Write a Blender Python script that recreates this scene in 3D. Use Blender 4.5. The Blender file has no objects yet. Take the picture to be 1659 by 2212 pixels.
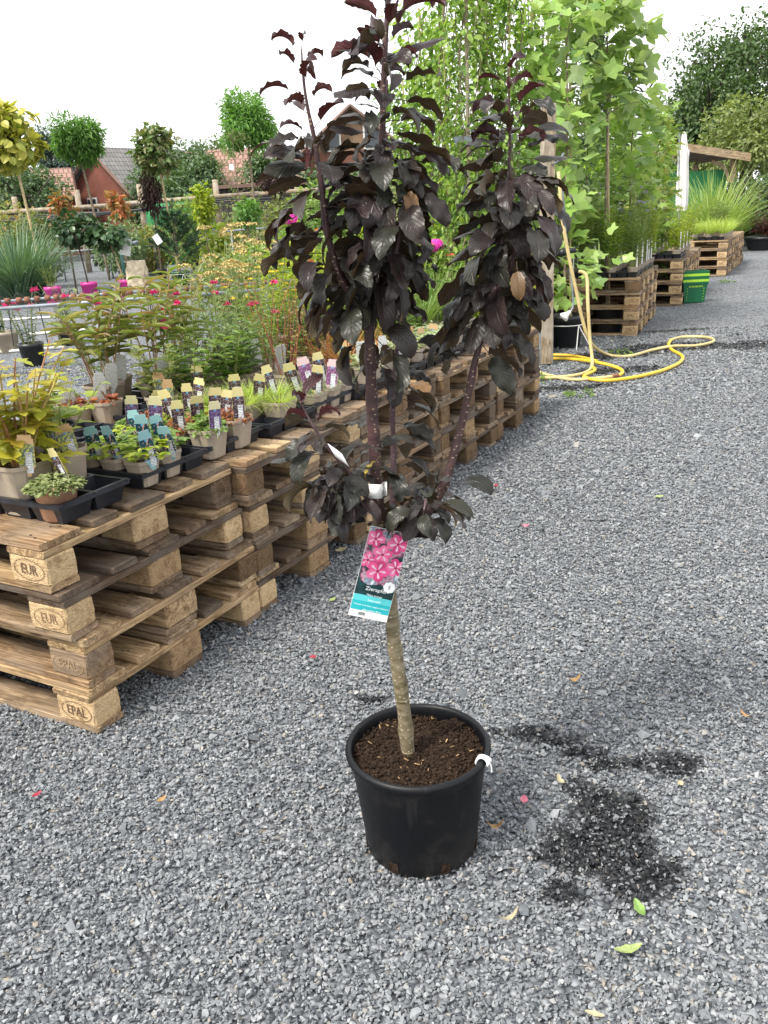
import bpy, math, random
import numpy as np
from mathutils import Vector, Matrix, Euler

random.seed(11)
rng = np.random.default_rng(11)
S = bpy.context.scene
COL = S.collection
PI = math.pi

# ------------------------------------------------------------------ camera
PITCH, ROLL, CAMH, FPX = 0.3427, -0.0556, 1.357, 1832.4      # focal length in pixels of a 1659 x 2212 picture
_fw = np.array([0, math.cos(PITCH), -math.sin(PITCH)])
_r0 = np.array([1.0, 0, 0]); _u0 = np.cross(_r0, _fw)
_rt = math.cos(ROLL) * _r0 + math.sin(ROLL) * _u0
_up = -math.sin(ROLL) * _r0 + math.cos(ROLL) * _u0
cd = bpy.data.cameras.new('camera'); cam = bpy.data.objects.new('camera', cd); COL.objects.link(cam)
cd.sensor_fit = 'VERTICAL'; cd.sensor_height = 24.0; cd.lens = 24.0 * FPX / 2212.0
cd.clip_start = 0.05; cd.clip_end = 600
cam.matrix_world = Matrix(((_rt[0], _up[0], -_fw[0], 0), (_rt[1], _up[1], -_fw[1], 0), (_rt[2], _up[2], -_fw[2], CAMH), (0, 0, 0, 1)))
S.camera = cam

# ------------------------------------------------------------------ sky, sun, exposure
SUN_EL, SUN_AZ = math.radians(54), math.radians(232)   # azimuth clockwise from +Y
w = bpy.data.worlds.new('World'); S.world = w; w.use_nodes = True
wn = w.node_tree; wn.nodes.clear()
wo = wn.nodes.new('ShaderNodeOutputWorld')
sk = wn.nodes.new('ShaderNodeTexSky'); sk.sky_type = 'NISHITA'; sk.sun_disc = False
sk.sun_elevation = SUN_EL; sk.sun_rotation = SUN_AZ; sk.air_density = 1.0; sk.dust_density = 3.0; sk.altitude = 100
b1 = wn.nodes.new('ShaderNodeBackground'); b1.inputs['Strength'].default_value = 0.11
wn.links.new(sk.outputs[0], b1.inputs[0])
b2 = wn.nodes.new('ShaderNodeBackground'); b2.inputs['Color'].default_value = (0.97, 0.985, 1.0, 1); b2.inputs['Strength'].default_value = 0.82
tcw = wn.nodes.new('ShaderNodeTexCoord'); cl = wn.nodes.new('ShaderNodeTexNoise')
cl.inputs['Scale'].default_value = 1.6; cl.inputs['Detail'].default_value = 5
wn.links.new(tcw.outputs['Generated'], cl.inputs['Vector'])
cr = wn.nodes.new('ShaderNodeMapRange'); cr.inputs[1].default_value = 0.25; cr.inputs[2].default_value = 0.5; cr.inputs[3].default_value = 0.72; cr.inputs[4].default_value = 0.96
wn.links.new(cl.outputs[0], cr.inputs[0])
mx = wn.nodes.new('ShaderNodeMixShader')
wn.links.new(cr.outputs[0], mx.inputs[0]); wn.links.new(b1.outputs[0], mx.inputs[1]); wn.links.new(b2.outputs[0], mx.inputs[2])
wn.links.new(mx.outputs[0], wo.inputs[0])
sd = bpy.data.lights.new('sun', 'SUN'); sun = bpy.data.objects.new('sun', sd); COL.objects.link(sun)
sd.energy = 2.6; sd.angle = math.radians(15); sd.color = (1.0, 0.95, 0.86)
_sdir = Vector((math.sin(SUN_AZ) * math.cos(SUN_EL), math.cos(SUN_AZ) * math.cos(SUN_EL), math.sin(SUN_EL)))
sun.rotation_euler = _sdir.to_track_quat('Z', 'Y').to_euler(); sun.location = (-6, -6, 12)
S.view_settings.view_transform = 'Standard'; S.view_settings.look = 'None'
S.view_settings.gamma = 1.0; S.view_settings.exposure = 1.10; S.view_settings.use_curve_mapping = False
S.render.engine = 'CYCLES'; S.cycles.use_denoising = True
S.cycles.max_bounces = 6; S.cycles.transparent_max_bounces = 4; S.cycles.diffuse_bounces = 3; S.cycles.glossy_bounces = 2; S.cycles.transmission_bounces = 3

# ------------------------------------------------------------------ pixel <-> world (1659 x 2212 picture coordinates)
_o = np.array([0, 0, CAMH])
def ray(x, y): return _fw + _rt * (x - 829.5) / FPX - _up * (y - 1106) / FPX
def atZ(x, y, z=0.0):
    d = ray(x, y); return _o + d * ((z - CAMH) / d[2])
def atY(x, y, Y):
    d = ray(x, y); return _o + d * (Y / d[1])

# ------------------------------------------------------------------ mesh helpers
def mk(name, V, F, smooth=False):
    me = bpy.data.meshes.new(name)
    V = np.asarray(V, dtype=np.float32).reshape(-1, 3)
    if isinstance(F, np.ndarray): F = [F]
    elif len(F) and not isinstance(F[0], np.ndarray):
        g = {}
        for f in F: g.setdefault(len(f), []).append(f)
        F = [np.array(x) for x in g.values()]
    me.vertices.add(len(V)); me.vertices.foreach_set('co', V.ravel())
    li = np.concatenate([f.ravel() for f in F]).astype(np.int32)
    tot = np.concatenate([np.full(len(f), f.shape[1]) for f in F]); st = np.concatenate([[0], np.cumsum(tot)[:-1]]).astype(np.int32)
    me.loops.add(len(li)); me.loops.foreach_set('vertex_index', li)
    me.polygons.add(len(tot)); me.polygons.foreach_set('loop_start', st)
    me.polygons.foreach_set('use_smooth', np.full(len(tot), smooth, dtype=bool))
    me.update(calc_edges=True)
    return me

def link(name, data, parent=None, mat=None):
    o = bpy.data.objects.new(name, data); COL.objects.link(o)
    if parent is not None: o.parent = parent
    if mat is not None and data is not None and not len(data.materials): data.materials.append(mat)
    return o

def tag(o, label, cat, group=None):
    o['label'] = label; o['category'] = cat
    if group: o['group'] = group
    return o

def thing(name, label, cat, loc=(0, 0, 0), rotz=0.0, group=None):
    o = bpy.data.objects.new(name, None); COL.objects.link(o); o.empty_display_size = 0.1
    o.location = tuple(float(c) for c in loc); o.rotation_euler = (0, 0, rotz)
    return tag(o, label, cat, group)

def setmat(o, m):
    o.material_slots[0].link = 'OBJECT'; o.material_slots[0].material = m

def nrm(a): return a / np.maximum(np.linalg.norm(a, axis=-1, keepdims=True), 1e-9)

class MB:
    def __init__(s): s.v = []; s.f = []; s.n = 0
    def add(s, V, F):
        V = np.asarray(V, dtype=float).reshape(-1, 3)
        s.v.append(V); n = s.n
        s.f += [tuple(int(i) + n for i in f) for f in F]; s.n += len(V); return s
    def box(s, c, d, M=None, ch=0.0):
        x, y, z = (q / 2 for q in d)
        V = np.array([(-x, -y, -z), (x, -y, -z), (x, y, -z), (-x, y, -z), (-x, -y, z), (x, -y, z), (x, y, z), (-x, y, z)], float)
        if M is not None: V = V @ np.array(M.to_3x3()).T
        return s.add(V + np.array(c), [(0, 3, 2, 1), (4, 5, 6, 7), (0, 1, 5, 4), (1, 2, 6, 5), (2, 3, 7, 6), (3, 0, 4, 7)])
    def tube(s, P, R, n=8, cap=True, wob=0.0, closed=False):
        P = np.asarray(P, float); m = len(P)
        R = np.full(m, R) if np.isscalar(R) else np.asarray(R, float)
        T = nrm(np.gradient(P, axis=0)) if not closed else nrm(np.roll(P, -1, 0) - np.roll(P, 1, 0))
        a = np.array([0, 0, 1.0]) if abs(T[0][2]) < .9 else np.array([1.0, 0, 0])
        X = nrm(np.cross(T[0], a)); V = []
        ang = np.linspace(0, 2 * PI, n, endpoint=False)
        for i in range(m):
            X = nrm(X - T[i] * (X @ T[i])); Yv = np.cross(T[i], X)
            rr = R[i] * (1 + wob * rng.uniform(-1, 1, n))
            V.append(P[i] + np.outer(np.cos(ang) * rr, X) + np.outer(np.sin(ang) * rr, Yv))
        F = []
        for i in range(m if closed else m - 1):
            j = (i + 1) % m
            for k in range(n): F.append((i * n + k, i * n + (k + 1) % n, j * n + (k + 1) % n, j * n + k))
        if cap and not closed: F += [tuple(range(n - 1, -1, -1)), tuple((m - 1) * n + k for k in range(n))]
        return s.add(np.concatenate(V), F)
    def loft(s, rings, cap0=True, cap1=True):
        m, n = len(rings), len(rings[0]); F = []
        for i in range(m - 1):
            for k in range(n): F.append((i * n + k, i * n + (k + 1) % n, (i + 1) * n + (k + 1) % n, (i + 1) * n + k))
        if cap0: F.append(tuple(range(n - 1, -1, -1)))
        if cap1: F.append(tuple((m - 1) * n + k for k in range(n)))
        return s.add(np.concatenate([np.asarray(r, float) for r in rings]), F)
    def lathe(s, prof, n=32, c=(0, 0, 0), cap0=True, cap1=True):
        a = np.linspace(0, 2 * PI, n, endpoint=False)
        return s.loft([np.stack([c[0] + r * np.cos(a), c[1] + r * np.sin(a), np.full(n, c[2] + z)], 1) for r, z in prof], cap0, cap1)
    def mesh(s, name, smooth=False): return mk(name, np.concatenate(s.v), s.f, smooth)
    def obj(s, name, mat, parent=None, smooth=False, rel=None):
        V = np.concatenate(s.v)
        if rel is not None: V = V - np.array(rel)
        me = mk(name, V, s.f, smooth); me.materials.append(mat)
        return link(name, me, parent)

def spline(P, n):
    P = np.asarray(P, float); m = len(P)
    t = np.linspace(0, m - 1, n); out = []
    for q in t:
        i = min(int(q), m - 2); f = q - i
        p0, p1, p2, p3 = P[max(i - 1, 0)], P[i], P[i + 1], P[min(i + 2, m - 1)]
        out.append(.5 * ((2 * p1) + (-p0 + p2) * f + (2 * p0 - 5 * p1 + 4 * p2 - p3) * f * f + (-p0 + 3 * p1 - 3 * p2 + p3) * f ** 3))
    return np.array(out)

# ------------------------------------------------------------------ leaf templates (unit length along +Y, face up +Z)
def T_kite(w=.5): return np.array([(0, 0, 0), (-w / 2, .45, .07), (0, 1, -.12), (w / 2, .45, .07)]), np.array([(0, 2, 1), (0, 3, 2)])
def T_oval(w=.5, droop=.25, fold=.08):
    xs = [(.3, .14), (.48, .35), (.48, .6), (.28, .84)]
    V = [(0, 0, 0), (0, .45, 0), (0, 1, 0)] + [(-a * w, y, fold) for a, y in xs] + [(a * w, y, fold) for a, y in xs]
    V = np.array(V); V[:, 2] -= droop * V[:, 1] ** 2
    F = [(0, 1, 3), (3, 1, 4), (4, 1, 5), (5, 1, 6), (6, 1, 2), (0, 7, 1), (7, 8, 1), (8, 9, 1), (9, 10, 1), (10, 2, 1)]
    return V, np.array(F)
def T_poly(half, cup=.08, droop=.15):
    L = [(-x, y) for x, y in half]; R = [(x, y) for x, y in half[::-1]]
    pts = [(0, 0)] + L + ([] if half[-1][0] == 0 else []) + R
    pts = [p for i, p in enumerate(pts) if i == 0 or p != pts[i - 1]]
    V = np.array([(0, .38, 0)] + [(x, y, cup * abs(x) * 2) for x, y in pts], float)
    V[:, 2] -= droop * V[:, 1] ** 2
    n = len(pts)
    return V, np.array([(0, 1 + (i + 1) % n, 1 + i) for i in range(n)])
T_TULIP = T_poly([(.22, .06), (.46, .16), (.40, .38), (.30, .48), (.42, .74), (.38, .96), (.14, .84), (0, .78)], .1, .2)
T_STAR = T_poly([(.30, -.12), (.12, .16), (.52, .28), (.14, .42), (.34, .80), (.1, .58), (0, 1.0)], .06, .2)
T_MAPLE = T_poly([(.34, -.02), (.22, .16), (.50, .42), (.20, .48), (.24, .72), (0, 1.0)], .06, .25)
def T_blade(w=.03, bend=.4, seg=4):
    V = []; F = []
    for i in range(seg + 1):
        t = i / seg; ww = w * (1 - t ** 1.6) * .5 + .001
        V += [(-ww, t * (1 - .25 * bend * t), -bend * t * t), (ww, t * (1 - .25 * bend * t), -bend * t * t)]
        if i: a = 2 * i - 2; F += [(a, a + 1, a + 3), (a, a + 3, a + 2)]
    return np.array(V), np.array(F)

def scatter(T, P, D, U, Sz):
    V, F = T; P = np.asarray(P, float); n = len(P)
    Yv = nrm(np.asarray(D, float)); X = nrm(np.cross(Yv, np.asarray(U, float) + 1e-4)); Zv = np.cross(X, Yv)
    Sz = (np.full(n, Sz) if np.isscalar(Sz) else np.asarray(Sz))[:, None, None]
    W = P[:, None, :] + Sz * (V[None, :, 0:1] * X[:, None] + V[None, :, 1:2] * Yv[:, None] + V[None, :, 2:3] * Zv[:, None])
    FF = F[None] + (np.arange(n) * len(V))[:, None, None]
    return W.reshape(-1, 3), FF.reshape(-1, F.shape[1])

def foliage(name, parts, mat, parent, rel=(0, 0, 0), smooth=False):
    Vs, Fs, n = [], [], 0
    for V, F in parts: Vs.append(V); Fs.append(F + n); n += len(V)
    me = mk(name, np.concatenate(Vs) - np.array(rel), np.concatenate(Fs), smooth); me.materials.append(mat)
    return link(name, me, parent)

def rdir(n): return nrm(rng.normal(size=(n, 3)))

def crown_pts(c, r, n, lumps=16, lr=.42, flat=0.0):
    """points and outward directions of a lumpy crown"""
    c = np.array(c, float); r = np.array(r, float)
    ld = rdir(lumps); lc = ld * r * rng.uniform(.42, .74, (lumps, 1))
    i = rng.integers(0, lumps, n); d = rdir(n)
    P = lc[i] + d * r * lr * rng.uniform(.55, 1.08, (n, 1)) * rng.uniform(.75, 1.2, (lumps, 1))[i]
    out = nrm(d * .7 + P / r * .8 + rng.normal(size=(n, 3)) * .25)
    return c + P, out

def leaf_cloud(c, r, n, T, size, lumps=16, lr=.42, hang=.35):
    P, o = crown_pts(c, r, n, lumps, lr)
    D = nrm(o * .8 + rng.normal(size=(n, 3)) * .55 + np.array([0, 0, -hang])); U = nrm(o * .6 + np.array([0, 0, .9]) + rng.normal(size=(n, 3)) * .35)
    return scatter(T, P, D, U, size * rng.uniform(.65, 1.25, n))
# ------------------------------------------------------------------ materials
MATS = {}
def newmat(name):
    m = bpy.data.materials.new(name); m.use_nodes = True; nt = m.node_tree; nt.nodes.clear()
    out = nt.nodes.new('ShaderNodeOutputMaterial'); MATS[name] = m
    return m, nt, out
def N(nt, t, ins=None, **props):
    n = nt.nodes.new('ShaderNode' + t)
    for k, v in props.items(): setattr(n, k, v)
    for k, v in (ins or {}).items():
        s = n.inputs[k]
        if isinstance(v, bpy.types.NodeSocket): nt.links.new(v, s)
        elif isinstance(v, bpy.types.Node): nt.links.new(v.outputs[0], s)
        else: s.default_value = v
    return n
def rgba(c): return (c[0], c[1], c[2], 1)
def ramp(nt, fac, stops, interp='LINEAR'):
    n = nt.nodes.new('ShaderNodeValToRGB'); n.color_ramp.interpolation = interp
    el = n.color_ramp.elements
    while len(el) < len(stops): el.new(.5)
    for e, (p, c) in zip(el, stops): e.position = p; e.color = rgba(c)
    nt.links.new(fac if isinstance(fac, bpy.types.NodeSocket) else fac.outputs[0], n.inputs[0]); return n
def mixc(nt, fac, a, b, mode='MIX'):
    n = nt.nodes.new('ShaderNodeMix'); n.data_type = 'RGBA'; n.blend_type = mode
    for sock, v in ((n.inputs[0], fac), (n.inputs[6], a), (n.inputs[7], b)):
        if isinstance(v, bpy.types.NodeSocket): nt.links.new(v, sock)
        elif isinstance(v, bpy.types.Node): nt.links.new(v.outputs[0], sock)
        elif isinstance(v, (int, float)): sock.default_value = v
        else: sock.default_value = rgba(v)
    return n.outputs[2]
def bsdf(nt, out, **ins):
    p = N(nt, 'BsdfPrincipled', {k.replace('_', ' '): v for k, v in ins.items()}); nt.links.new(p.outputs[0], out.inputs[0]); return p

def plain(name, c, rough=.5, var=.12, scale=30, metallic=0.0, bump=0.0, spec=.5):
    m, nt, out = newmat(name)
    tc = N(nt, 'TexCoord'); no = N(nt, 'TexNoise', {'Vector': tc.outputs['Object'], 'Scale': scale, 'Detail': 6})
    lo = tuple(q * (1 - var * 1.6) for q in c); hi = tuple(min(1, q * (1 + var * 1.6)) for q in c)
    r = ramp(nt, no, [(.3, lo), (.7, hi)])
    p = bsdf(nt, out, Base_Color=r.outputs[0], Roughness=rough, Metallic=metallic)
    p.inputs['Specular IOR Level'].default_value = spec
    if bump:
        b = N(nt, 'Bump', {'Height': no.outputs[0], 'Strength': bump, 'Distance': .004}); nt.links.new(b.outputs[0], p.inputs['Normal'])
    return m

def leafmat(name, cols, back=None, trans=.35, rough=.45, spec=.4, tcol=None):
    """two-sided leaf: colour varies from leaf to leaf, light passes through"""
    m, nt, out = newmat(name)
    g = N(nt, 'NewGeometry')
    k = len(cols)
    r = ramp(nt, g.outputs['Random Per Island'], [(i / max(k - 1, 1), c) for i, c in enumerate(cols)])
    oi = N(nt, 'ObjectInfo'); hs = N(nt, 'HueSaturation', {'Color': r.outputs[0], 'Value': N(nt, 'MapRange', {0: oi.outputs['Random'], 3: .85, 4: 1.15}).outputs[0]})
    col = hs.outputs[0]
    if back is not None: col = mixc(nt, g.outputs['Backfacing'], col, back)
    p = N(nt, 'BsdfPrincipled', {'Base Color': col, 'Roughness': rough, 'Specular IOR Level': spec})
    if trans > 0:
        tc_ = mixc(nt, 1.0, col, tcol or (1.25, 1.35, .5), 'MULTIPLY')
        t = N(nt, 'BsdfTranslucent', {'Color': tc_}); mxs = N(nt, 'MixShader', {0: trans, 1: p.outputs[0], 2: t.outputs[0]})
        nt.links.new(mxs.outputs[0], out.inputs[0])
    else: nt.links.new(p.outputs[0], out.inputs[0])
    return m

def woodmat(name, cols, rough=.75, grey=(.25, .215, .175), greyamt=.35, knots=True):
    """sawn board: grain along local X"""
    m, nt, out = newmat(name)
    tc = N(nt, 'TexCoord'); oi = N(nt, 'ObjectInfo')
    off = N(nt, 'Combine' + 'XYZ', {0: N(nt, 'Math', {0: oi.outputs['Random'], 1: 37.0}, operation='MULTIPLY').outputs[0], 1: N(nt, 'Math', {0: oi.outputs['Random'], 1: 91.0}, operation='MULTIPLY').outputs[0]})
    pos = N(nt, 'VectorMath', {0: tc.outputs['Object'], 1: off.outputs[0]}, operation='ADD')
    mp = N(nt, 'Mapping', {'Vector': pos.outputs[0], 'Scale': (2.2, 26, 26)})
    warp = N(nt, 'TexNoise', {'Vector': N(nt, 'Mapping', {'Vector': pos.outputs[0], 'Scale': (3, 9, 9)}).outputs[0], 'Scale': 1.0, 'Detail': 2})
    v2 = N(nt, 'VectorMath', {0: mp.outputs[0], 1: N(nt, 'VectorMath', {0: warp.outputs[1], 3: 2.4}, operation='SCALE').outputs[0]}, operation='ADD')
    grain = N(nt, 'TexNoise', {'Vector': v2.outputs[0], 'Scale': 1.6, 'Detail': 8, 'Roughness': .65})
    fine = N(nt, 'TexNoise', {'Vector': N(nt, 'Mapping', {'Vector': pos.outputs[0], 'Scale': (8, 190, 190)}).outputs[0], 'Scale': 1.0, 'Detail': 4})
    base = ramp(nt, oi.outputs['Random'], [(i / (len(cols) - 1), c) for i, c in enumerate(cols)])
    dark = mixc(nt, 1.0, base.outputs[0], (.42, .36, .30), 'MULTIPLY')
    gf = ramp(nt, grain, [(.36, (1, 1, 1)), (.62, (0, 0, 0))])
    c1 = mixc(nt, gf.outputs[0], base.outputs[0], dark)
    ff = ramp(nt, fine, [(.40, (.62, .6, .58)), (.58, (1.08, 1.08, 1.08))])
    c2 = mixc(nt, 1.0, c1, ff.outputs[0], 'MULTIPLY')
    big = N(nt, 'TexNoise', {'Vector': pos.outputs[0], 'Scale': 6, 'Detail': 5})
    gm = ramp(nt, big, [(.42, (0, 0, 0)), (.66, (greyamt,) * 3)])
    c3 = mixc(nt, gm.outputs[0], c2, grey)
    if knots:
        vo = N(nt, 'TexVoronoi', {'Vector': N(nt, 'Mapping', {'Vector': pos.outputs[0], 'Scale': (3.5, 9, 9)}).outputs[0], 'Scale': 1.0})
        kn = ramp(nt, vo.outputs['Distance'], [(.07, (1, 1, 1)), (.13, (0, 0, 0))])
        c3 = mixc(nt, kn.outputs[0], c3, (.10, .055, .03))
    st = N(nt, 'TexNoise', {'Vector': pos.outputs[0], 'Scale': 15, 'Detail': 6, 'Roughness': .7})
    sf = ramp(nt, st, [(.30, (.45, .42, .40)), (.46, (1, 1, 1))])
    c4 = mixc(nt, .8, c3, sf.outputs[0], 'MULTIPLY')
    p = bsdf(nt, out, Base_Color=c4, Roughness=rough); p.inputs['Specular IOR Level'].default_value = .25
    hsum = N(nt, 'Math', {0: grain.outputs[0], 1: fine.outputs[0]}, operation='ADD')
    b = N(nt, 'Bump', {'Height': hsum.outputs[0], 'Strength': .6, 'Distance': .003}); nt.links.new(b.outputs[0], p.inputs['Normal'])
    return m

def chipmat(name, c, dark, sc=230):
    """pressed chip pallet block"""
    m, nt, out = newmat(name)
    tc = N(nt, 'TexCoord'); oi = N(nt, 'ObjectInfo')
    pos = N(nt, 'VectorMath', {0: tc.outputs['Object'], 1: N(nt, 'Combine' + 'XYZ', {0: N(nt, 'Math', {0: oi.outputs['Random'], 1: 13.0}, operation='MULTIPLY').outputs[0]}).outputs[0]}, operation='ADD')
    vo = N(nt, 'TexVoronoi', {'Vector': N(nt, 'Mapping', {'Vector': pos.outputs[0], 'Scale': (1, 1, 2.2)}).outputs[0], 'Scale': sc})
    no = N(nt, 'TexNoise', {'Vector': pos.outputs[0], 'Scale': 26, 'Detail': 6, 'Roughness': .7})
    r = ramp(nt, vo.outputs['Color'], [(.05, dark), (.4, c), (.95, tuple(min(1, q * 1.25) for q in c))])
    r2 = ramp(nt, no, [(.33, (.55, .5, .45)), (.52, (1, 1, 1))])
    hs = N(nt, 'HueSaturation', {'Color': mixc(nt, 1.0, r.outputs[0], r2.outputs[0], 'MULTIPLY'), 'Value': N(nt, 'MapRange', {0: oi.outputs['Random'], 3: .78, 4: 1.12}).outputs[0]})
    p = bsdf(nt, out, Base_Color=hs.outputs[0], Roughness=.85); p.inputs['Specular IOR Level'].default_value = .2
    h = N(nt, 'Math', {0: vo.outputs['Distance'], 1: no.outputs[0]}, operation='ADD')
    b = N(nt, 'Bump', {'Height': h.outputs[0], 'Strength': .8, 'Distance': .004}); nt.links.new(b.outputs[0], p.inputs['Normal'])
    return m

WOOD = [woodmat('wood_fresh', [(.56, .41, .24), (.50, .35, .19), (.60, .46, .29)], greyamt=.2),
        woodmat('wood_tan', [(.40, .27, .15), (.33, .22, .13), (.42, .31, .20)], greyamt=.4),
        woodmat('wood_weathered', [(.24, .165, .105), (.19, .125, .075), (.28, .205, .14)], greyamt=.5),
        woodmat('wood_dark', [(.15, .10, .065), (.115, .075, .05), (.19, .13, .085)], greyamt=.4, grey=(.2, .18, .15))]
CHIP = [chipmat('chip_fresh', (.58, .42, .24), (.40, .26, .13)), chipmat('chip_tan', (.44, .30, .165), (.27, .165, .08)), chipmat('chip_dark', (.21, .135, .075), (.08, .045, .025))]
M_STAMPS = [plain('burnt_stamp', (.12, .07, .04), .9), plain('faded_stamp', (.24, .15, .08), .9), plain('worn_stamp', (.30, .20, .11), .9)]; M_STAMP = M_STAMPS[0]
M_POST = woodmat('wood_post', [(.44, .36, .25), (.46, .38, .27)], greyamt=.6, grey=(.46, .43, .38))
M_RAIL = woodmat('wood_rail', [(.44, .36, .25), (.38, .30, .2)], greyamt=.6, grey=(.42, .39, .34), knots=False)
M_BLACKPL = plain('black_plastic', (.012, .013, .016), .38, .2, 40, spec=.5)
M_TRAY = plain('tray_plastic', (.016, .018, .024), .35, .25, 25)
M_TAUPE = plain('taupe_plastic', (.34, .28, .215), .5, .08, 20)
M_TERRA = plain('terracotta_plastic', (.36, .20, .12), .6, .15, 25)
M_PINKPOT = plain('pink_plastic', (.62, .05, .30), .4, .08, 8)
M_GREENPOT = plain('green_pot_plastic', (.02, .09, .05), .4, .1, 8)
M_STEEL = plain('galvanised_steel', (.24, .27, .30), .55, .2, 12, metallic=.3)
M_WIRE = plain('white_wire', (.72, .72, .72), .4, .06)
M_PAPER = plain('white_paper', (.82, .82, .80), .6, .03)
M_YHOSE = plain('yellow_hose', (.72, .47, .04), .42, .07, 14)
M_CHOSE = plain('pale_hose', (.56, .44, .20), .45, .09, 14)
M_CANVAS = plain('cream_canvas', (.72, .70, .66), .8, .07, 6)
M_STONE = plain('tan_stone', (.50, .42, .30), .9, .35, 9, bump=1.0)
M_DKHOSE = plain('dark_pipe', (.02, .022, .025), .45)
M_BAMBOO = plain('bamboo', (.46, .36, .19), .55, .2, 12)
M_BARK = plain('grey_bark', (.20, .155, .11), .9, .35, 26, bump=.8)
M_BARKD = plain('dark_bark', (.07, .05, .04), .9, .35, 26, bump=.8)
M_RUST = plain('rusty_hook', (.20, .085, .05), .8, .3, 40)
M_TEAL = plain('green_pipe', (.06, .19, .17), .5, .1)
M_PEAT = plain('peat', (.030, .019, .013), .98, .45, 120, bump=1.0, spec=.1)
M_STRAW = plain('straw_bits', (.36, .23, .11), .8, .4, 60)
M_NET = plain('green_net', (.03, .22, .07), .7, .1, 4)

# ------------------------------------------------------------------ ground and gravel
WET = [(1290, 1840, .14, .11), (1330, 1760, .13, .09), (1380, 1900, .10, .08), (1220, 1930, .05, .04), (1440, 1655, .09, .05), (1330, 1655, .10, .03), (1265, 1630, .07, .03), (1250, 1710, .04, .05),
       (1130, 1585, .10, .035), (1200, 1600, .08, .03), (800, 1512, .09, .03), (1460, 750, .75, .30), (1640, 745, .45, .28), (1330, 800, .5, .16), (1300, 770, .6, .2), (1200, 840, .5, .12), (1450, 715, .5, .12)]
from mathutils import noise as _mn
def wet_mask(XY):
    XY = np.asarray(XY, float); acc = np.zeros(len(XY))
    for x, y, rx, ry in WET:
        c = atZ(x, y); d = np.hypot((XY[:, 0] - c[0]) / rx, (XY[:, 1] - c[1]) / ry)
        acc = np.maximum(acc, np.clip((1.3 - d) / .9, 0, 1) * (.85 if y < 900 else 1))
    for i in np.nonzero(acc > .02)[0]:
        x, y = XY[i]
        acc[i] += .34 * _mn.fractal((x * 9, y * 9, 3.1), 1.0, 2.0, 4) + .2 * _mn.noise((x * 40, y * 40, 7.7))
    return np.clip((acc - .36) / .14, 0, 1)
STONES = [(0, (.075, .083, .093)), (.2, (.125, .136, .148)), (.5, (.182, .194, .208)), (.78, (.245, .258, .27)), (.95, (.315, .325, .335)), (.985, (.27, .235, .19)), (1, (.36, .355, .35))]

def gravel_sheet_mat():
    m, nt, out = newmat('gravel_bed')
    ge = N(nt, 'NewGeometry'); wet = N(nt, 'Attribute', attribute_name='wet')
    flat = N(nt, 'VectorMath', {0: ge.outputs['Position'], 1: (1, 1, 0)}, operation='MULTIPLY')
    vo = N(nt, 'TexVoronoi', {'Vector': flat.outputs[0], 'Scale': 62.0, 'Randomness': 1.0})
    sp = N(nt, 'SeparateColor', {0: vo.outputs['Color']})
    r = ramp(nt, sp.outputs[0], STONES)
    dk = ramp(nt, vo.outputs['Distance'], [(.42, (1.12, 1.12, 1.14)), (.8, (.3, .3, .32))])
    c = mixc(nt, 1.0, r.outputs[0], dk.outputs[0], 'MULTIPLY')
    big = N(nt, 'TexNoise', {'Vector': flat.outputs[0], 'Scale': .9, 'Detail': 6})
    c = mixc(nt, 1.0, c, ramp(nt, big, [(.3, (.84, .84, .84)), (.7, (1.12, 1.12, 1.12))]).outputs[0], 'MULTIPLY')
    c = mixc(nt, wet.outputs['Fac'], c, mixc(nt, 1.0, c, (.12, .12, .125), 'MULTIPLY'))
    ro = N(nt, 'MapRange', {0: wet.outputs['Fac'], 3: .8, 4: .45})
    p = bsdf(nt, out, Base_Color=c, Roughness=ro.outputs[0]); p.inputs['Specular IOR Level'].default_value = .35
    tilt = N(nt, 'Math', {0: sp.outputs[1], 1: N(nt, 'Math', {0: vo.outputs['Distance'], 1: -1.0}, operation='MULTIPLY').outputs[0]}, operation='ADD')
    b = N(nt, 'Bump', {'Height': tilt.outputs[0], 'Strength': .9, 'Distance': .012}); nt.links.new(b.outputs[0], p.inputs['Normal'])
    return m
def stone_mat():
    m, nt, out = newmat('slate_chip')
    oi = N(nt, 'ObjectInfo'); tc = N(nt, 'TexCoord'); wet = N(nt, 'Attribute', attribute_name='wet', attribute_type='INSTANCER')
    r = ramp(nt, oi.outputs['Random'], STONES)
    no = N(nt, 'TexNoise', {'Vector': tc.outputs['Object'], 'Scale': 2.5, 'Detail': 6, 'Roughness': .7})
    c = mixc(nt, 1.0, r.outputs[0], ramp(nt, no, [(.3, (.75, .75, .75)), (.7, (1.25, 1.25, 1.25))]).outputs[0], 'MULTIPLY')
    c = mixc(nt, wet.outputs['Fac'], c, mixc(nt, 1.0, c, (.10, .10, .105), 'MULTIPLY'))
    ro = N(nt, 'MapRange', {0: wet.outputs['Fac'], 3: .72, 4: .3})
    p = bsdf(nt, out, Base_Color=c, Roughness=ro.outputs[0]); p.inputs['Specular IOR Level'].default_value = .4
    return m
M_BED = gravel_sheet_mat(); M_CHIPS = stone_mat()

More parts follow.
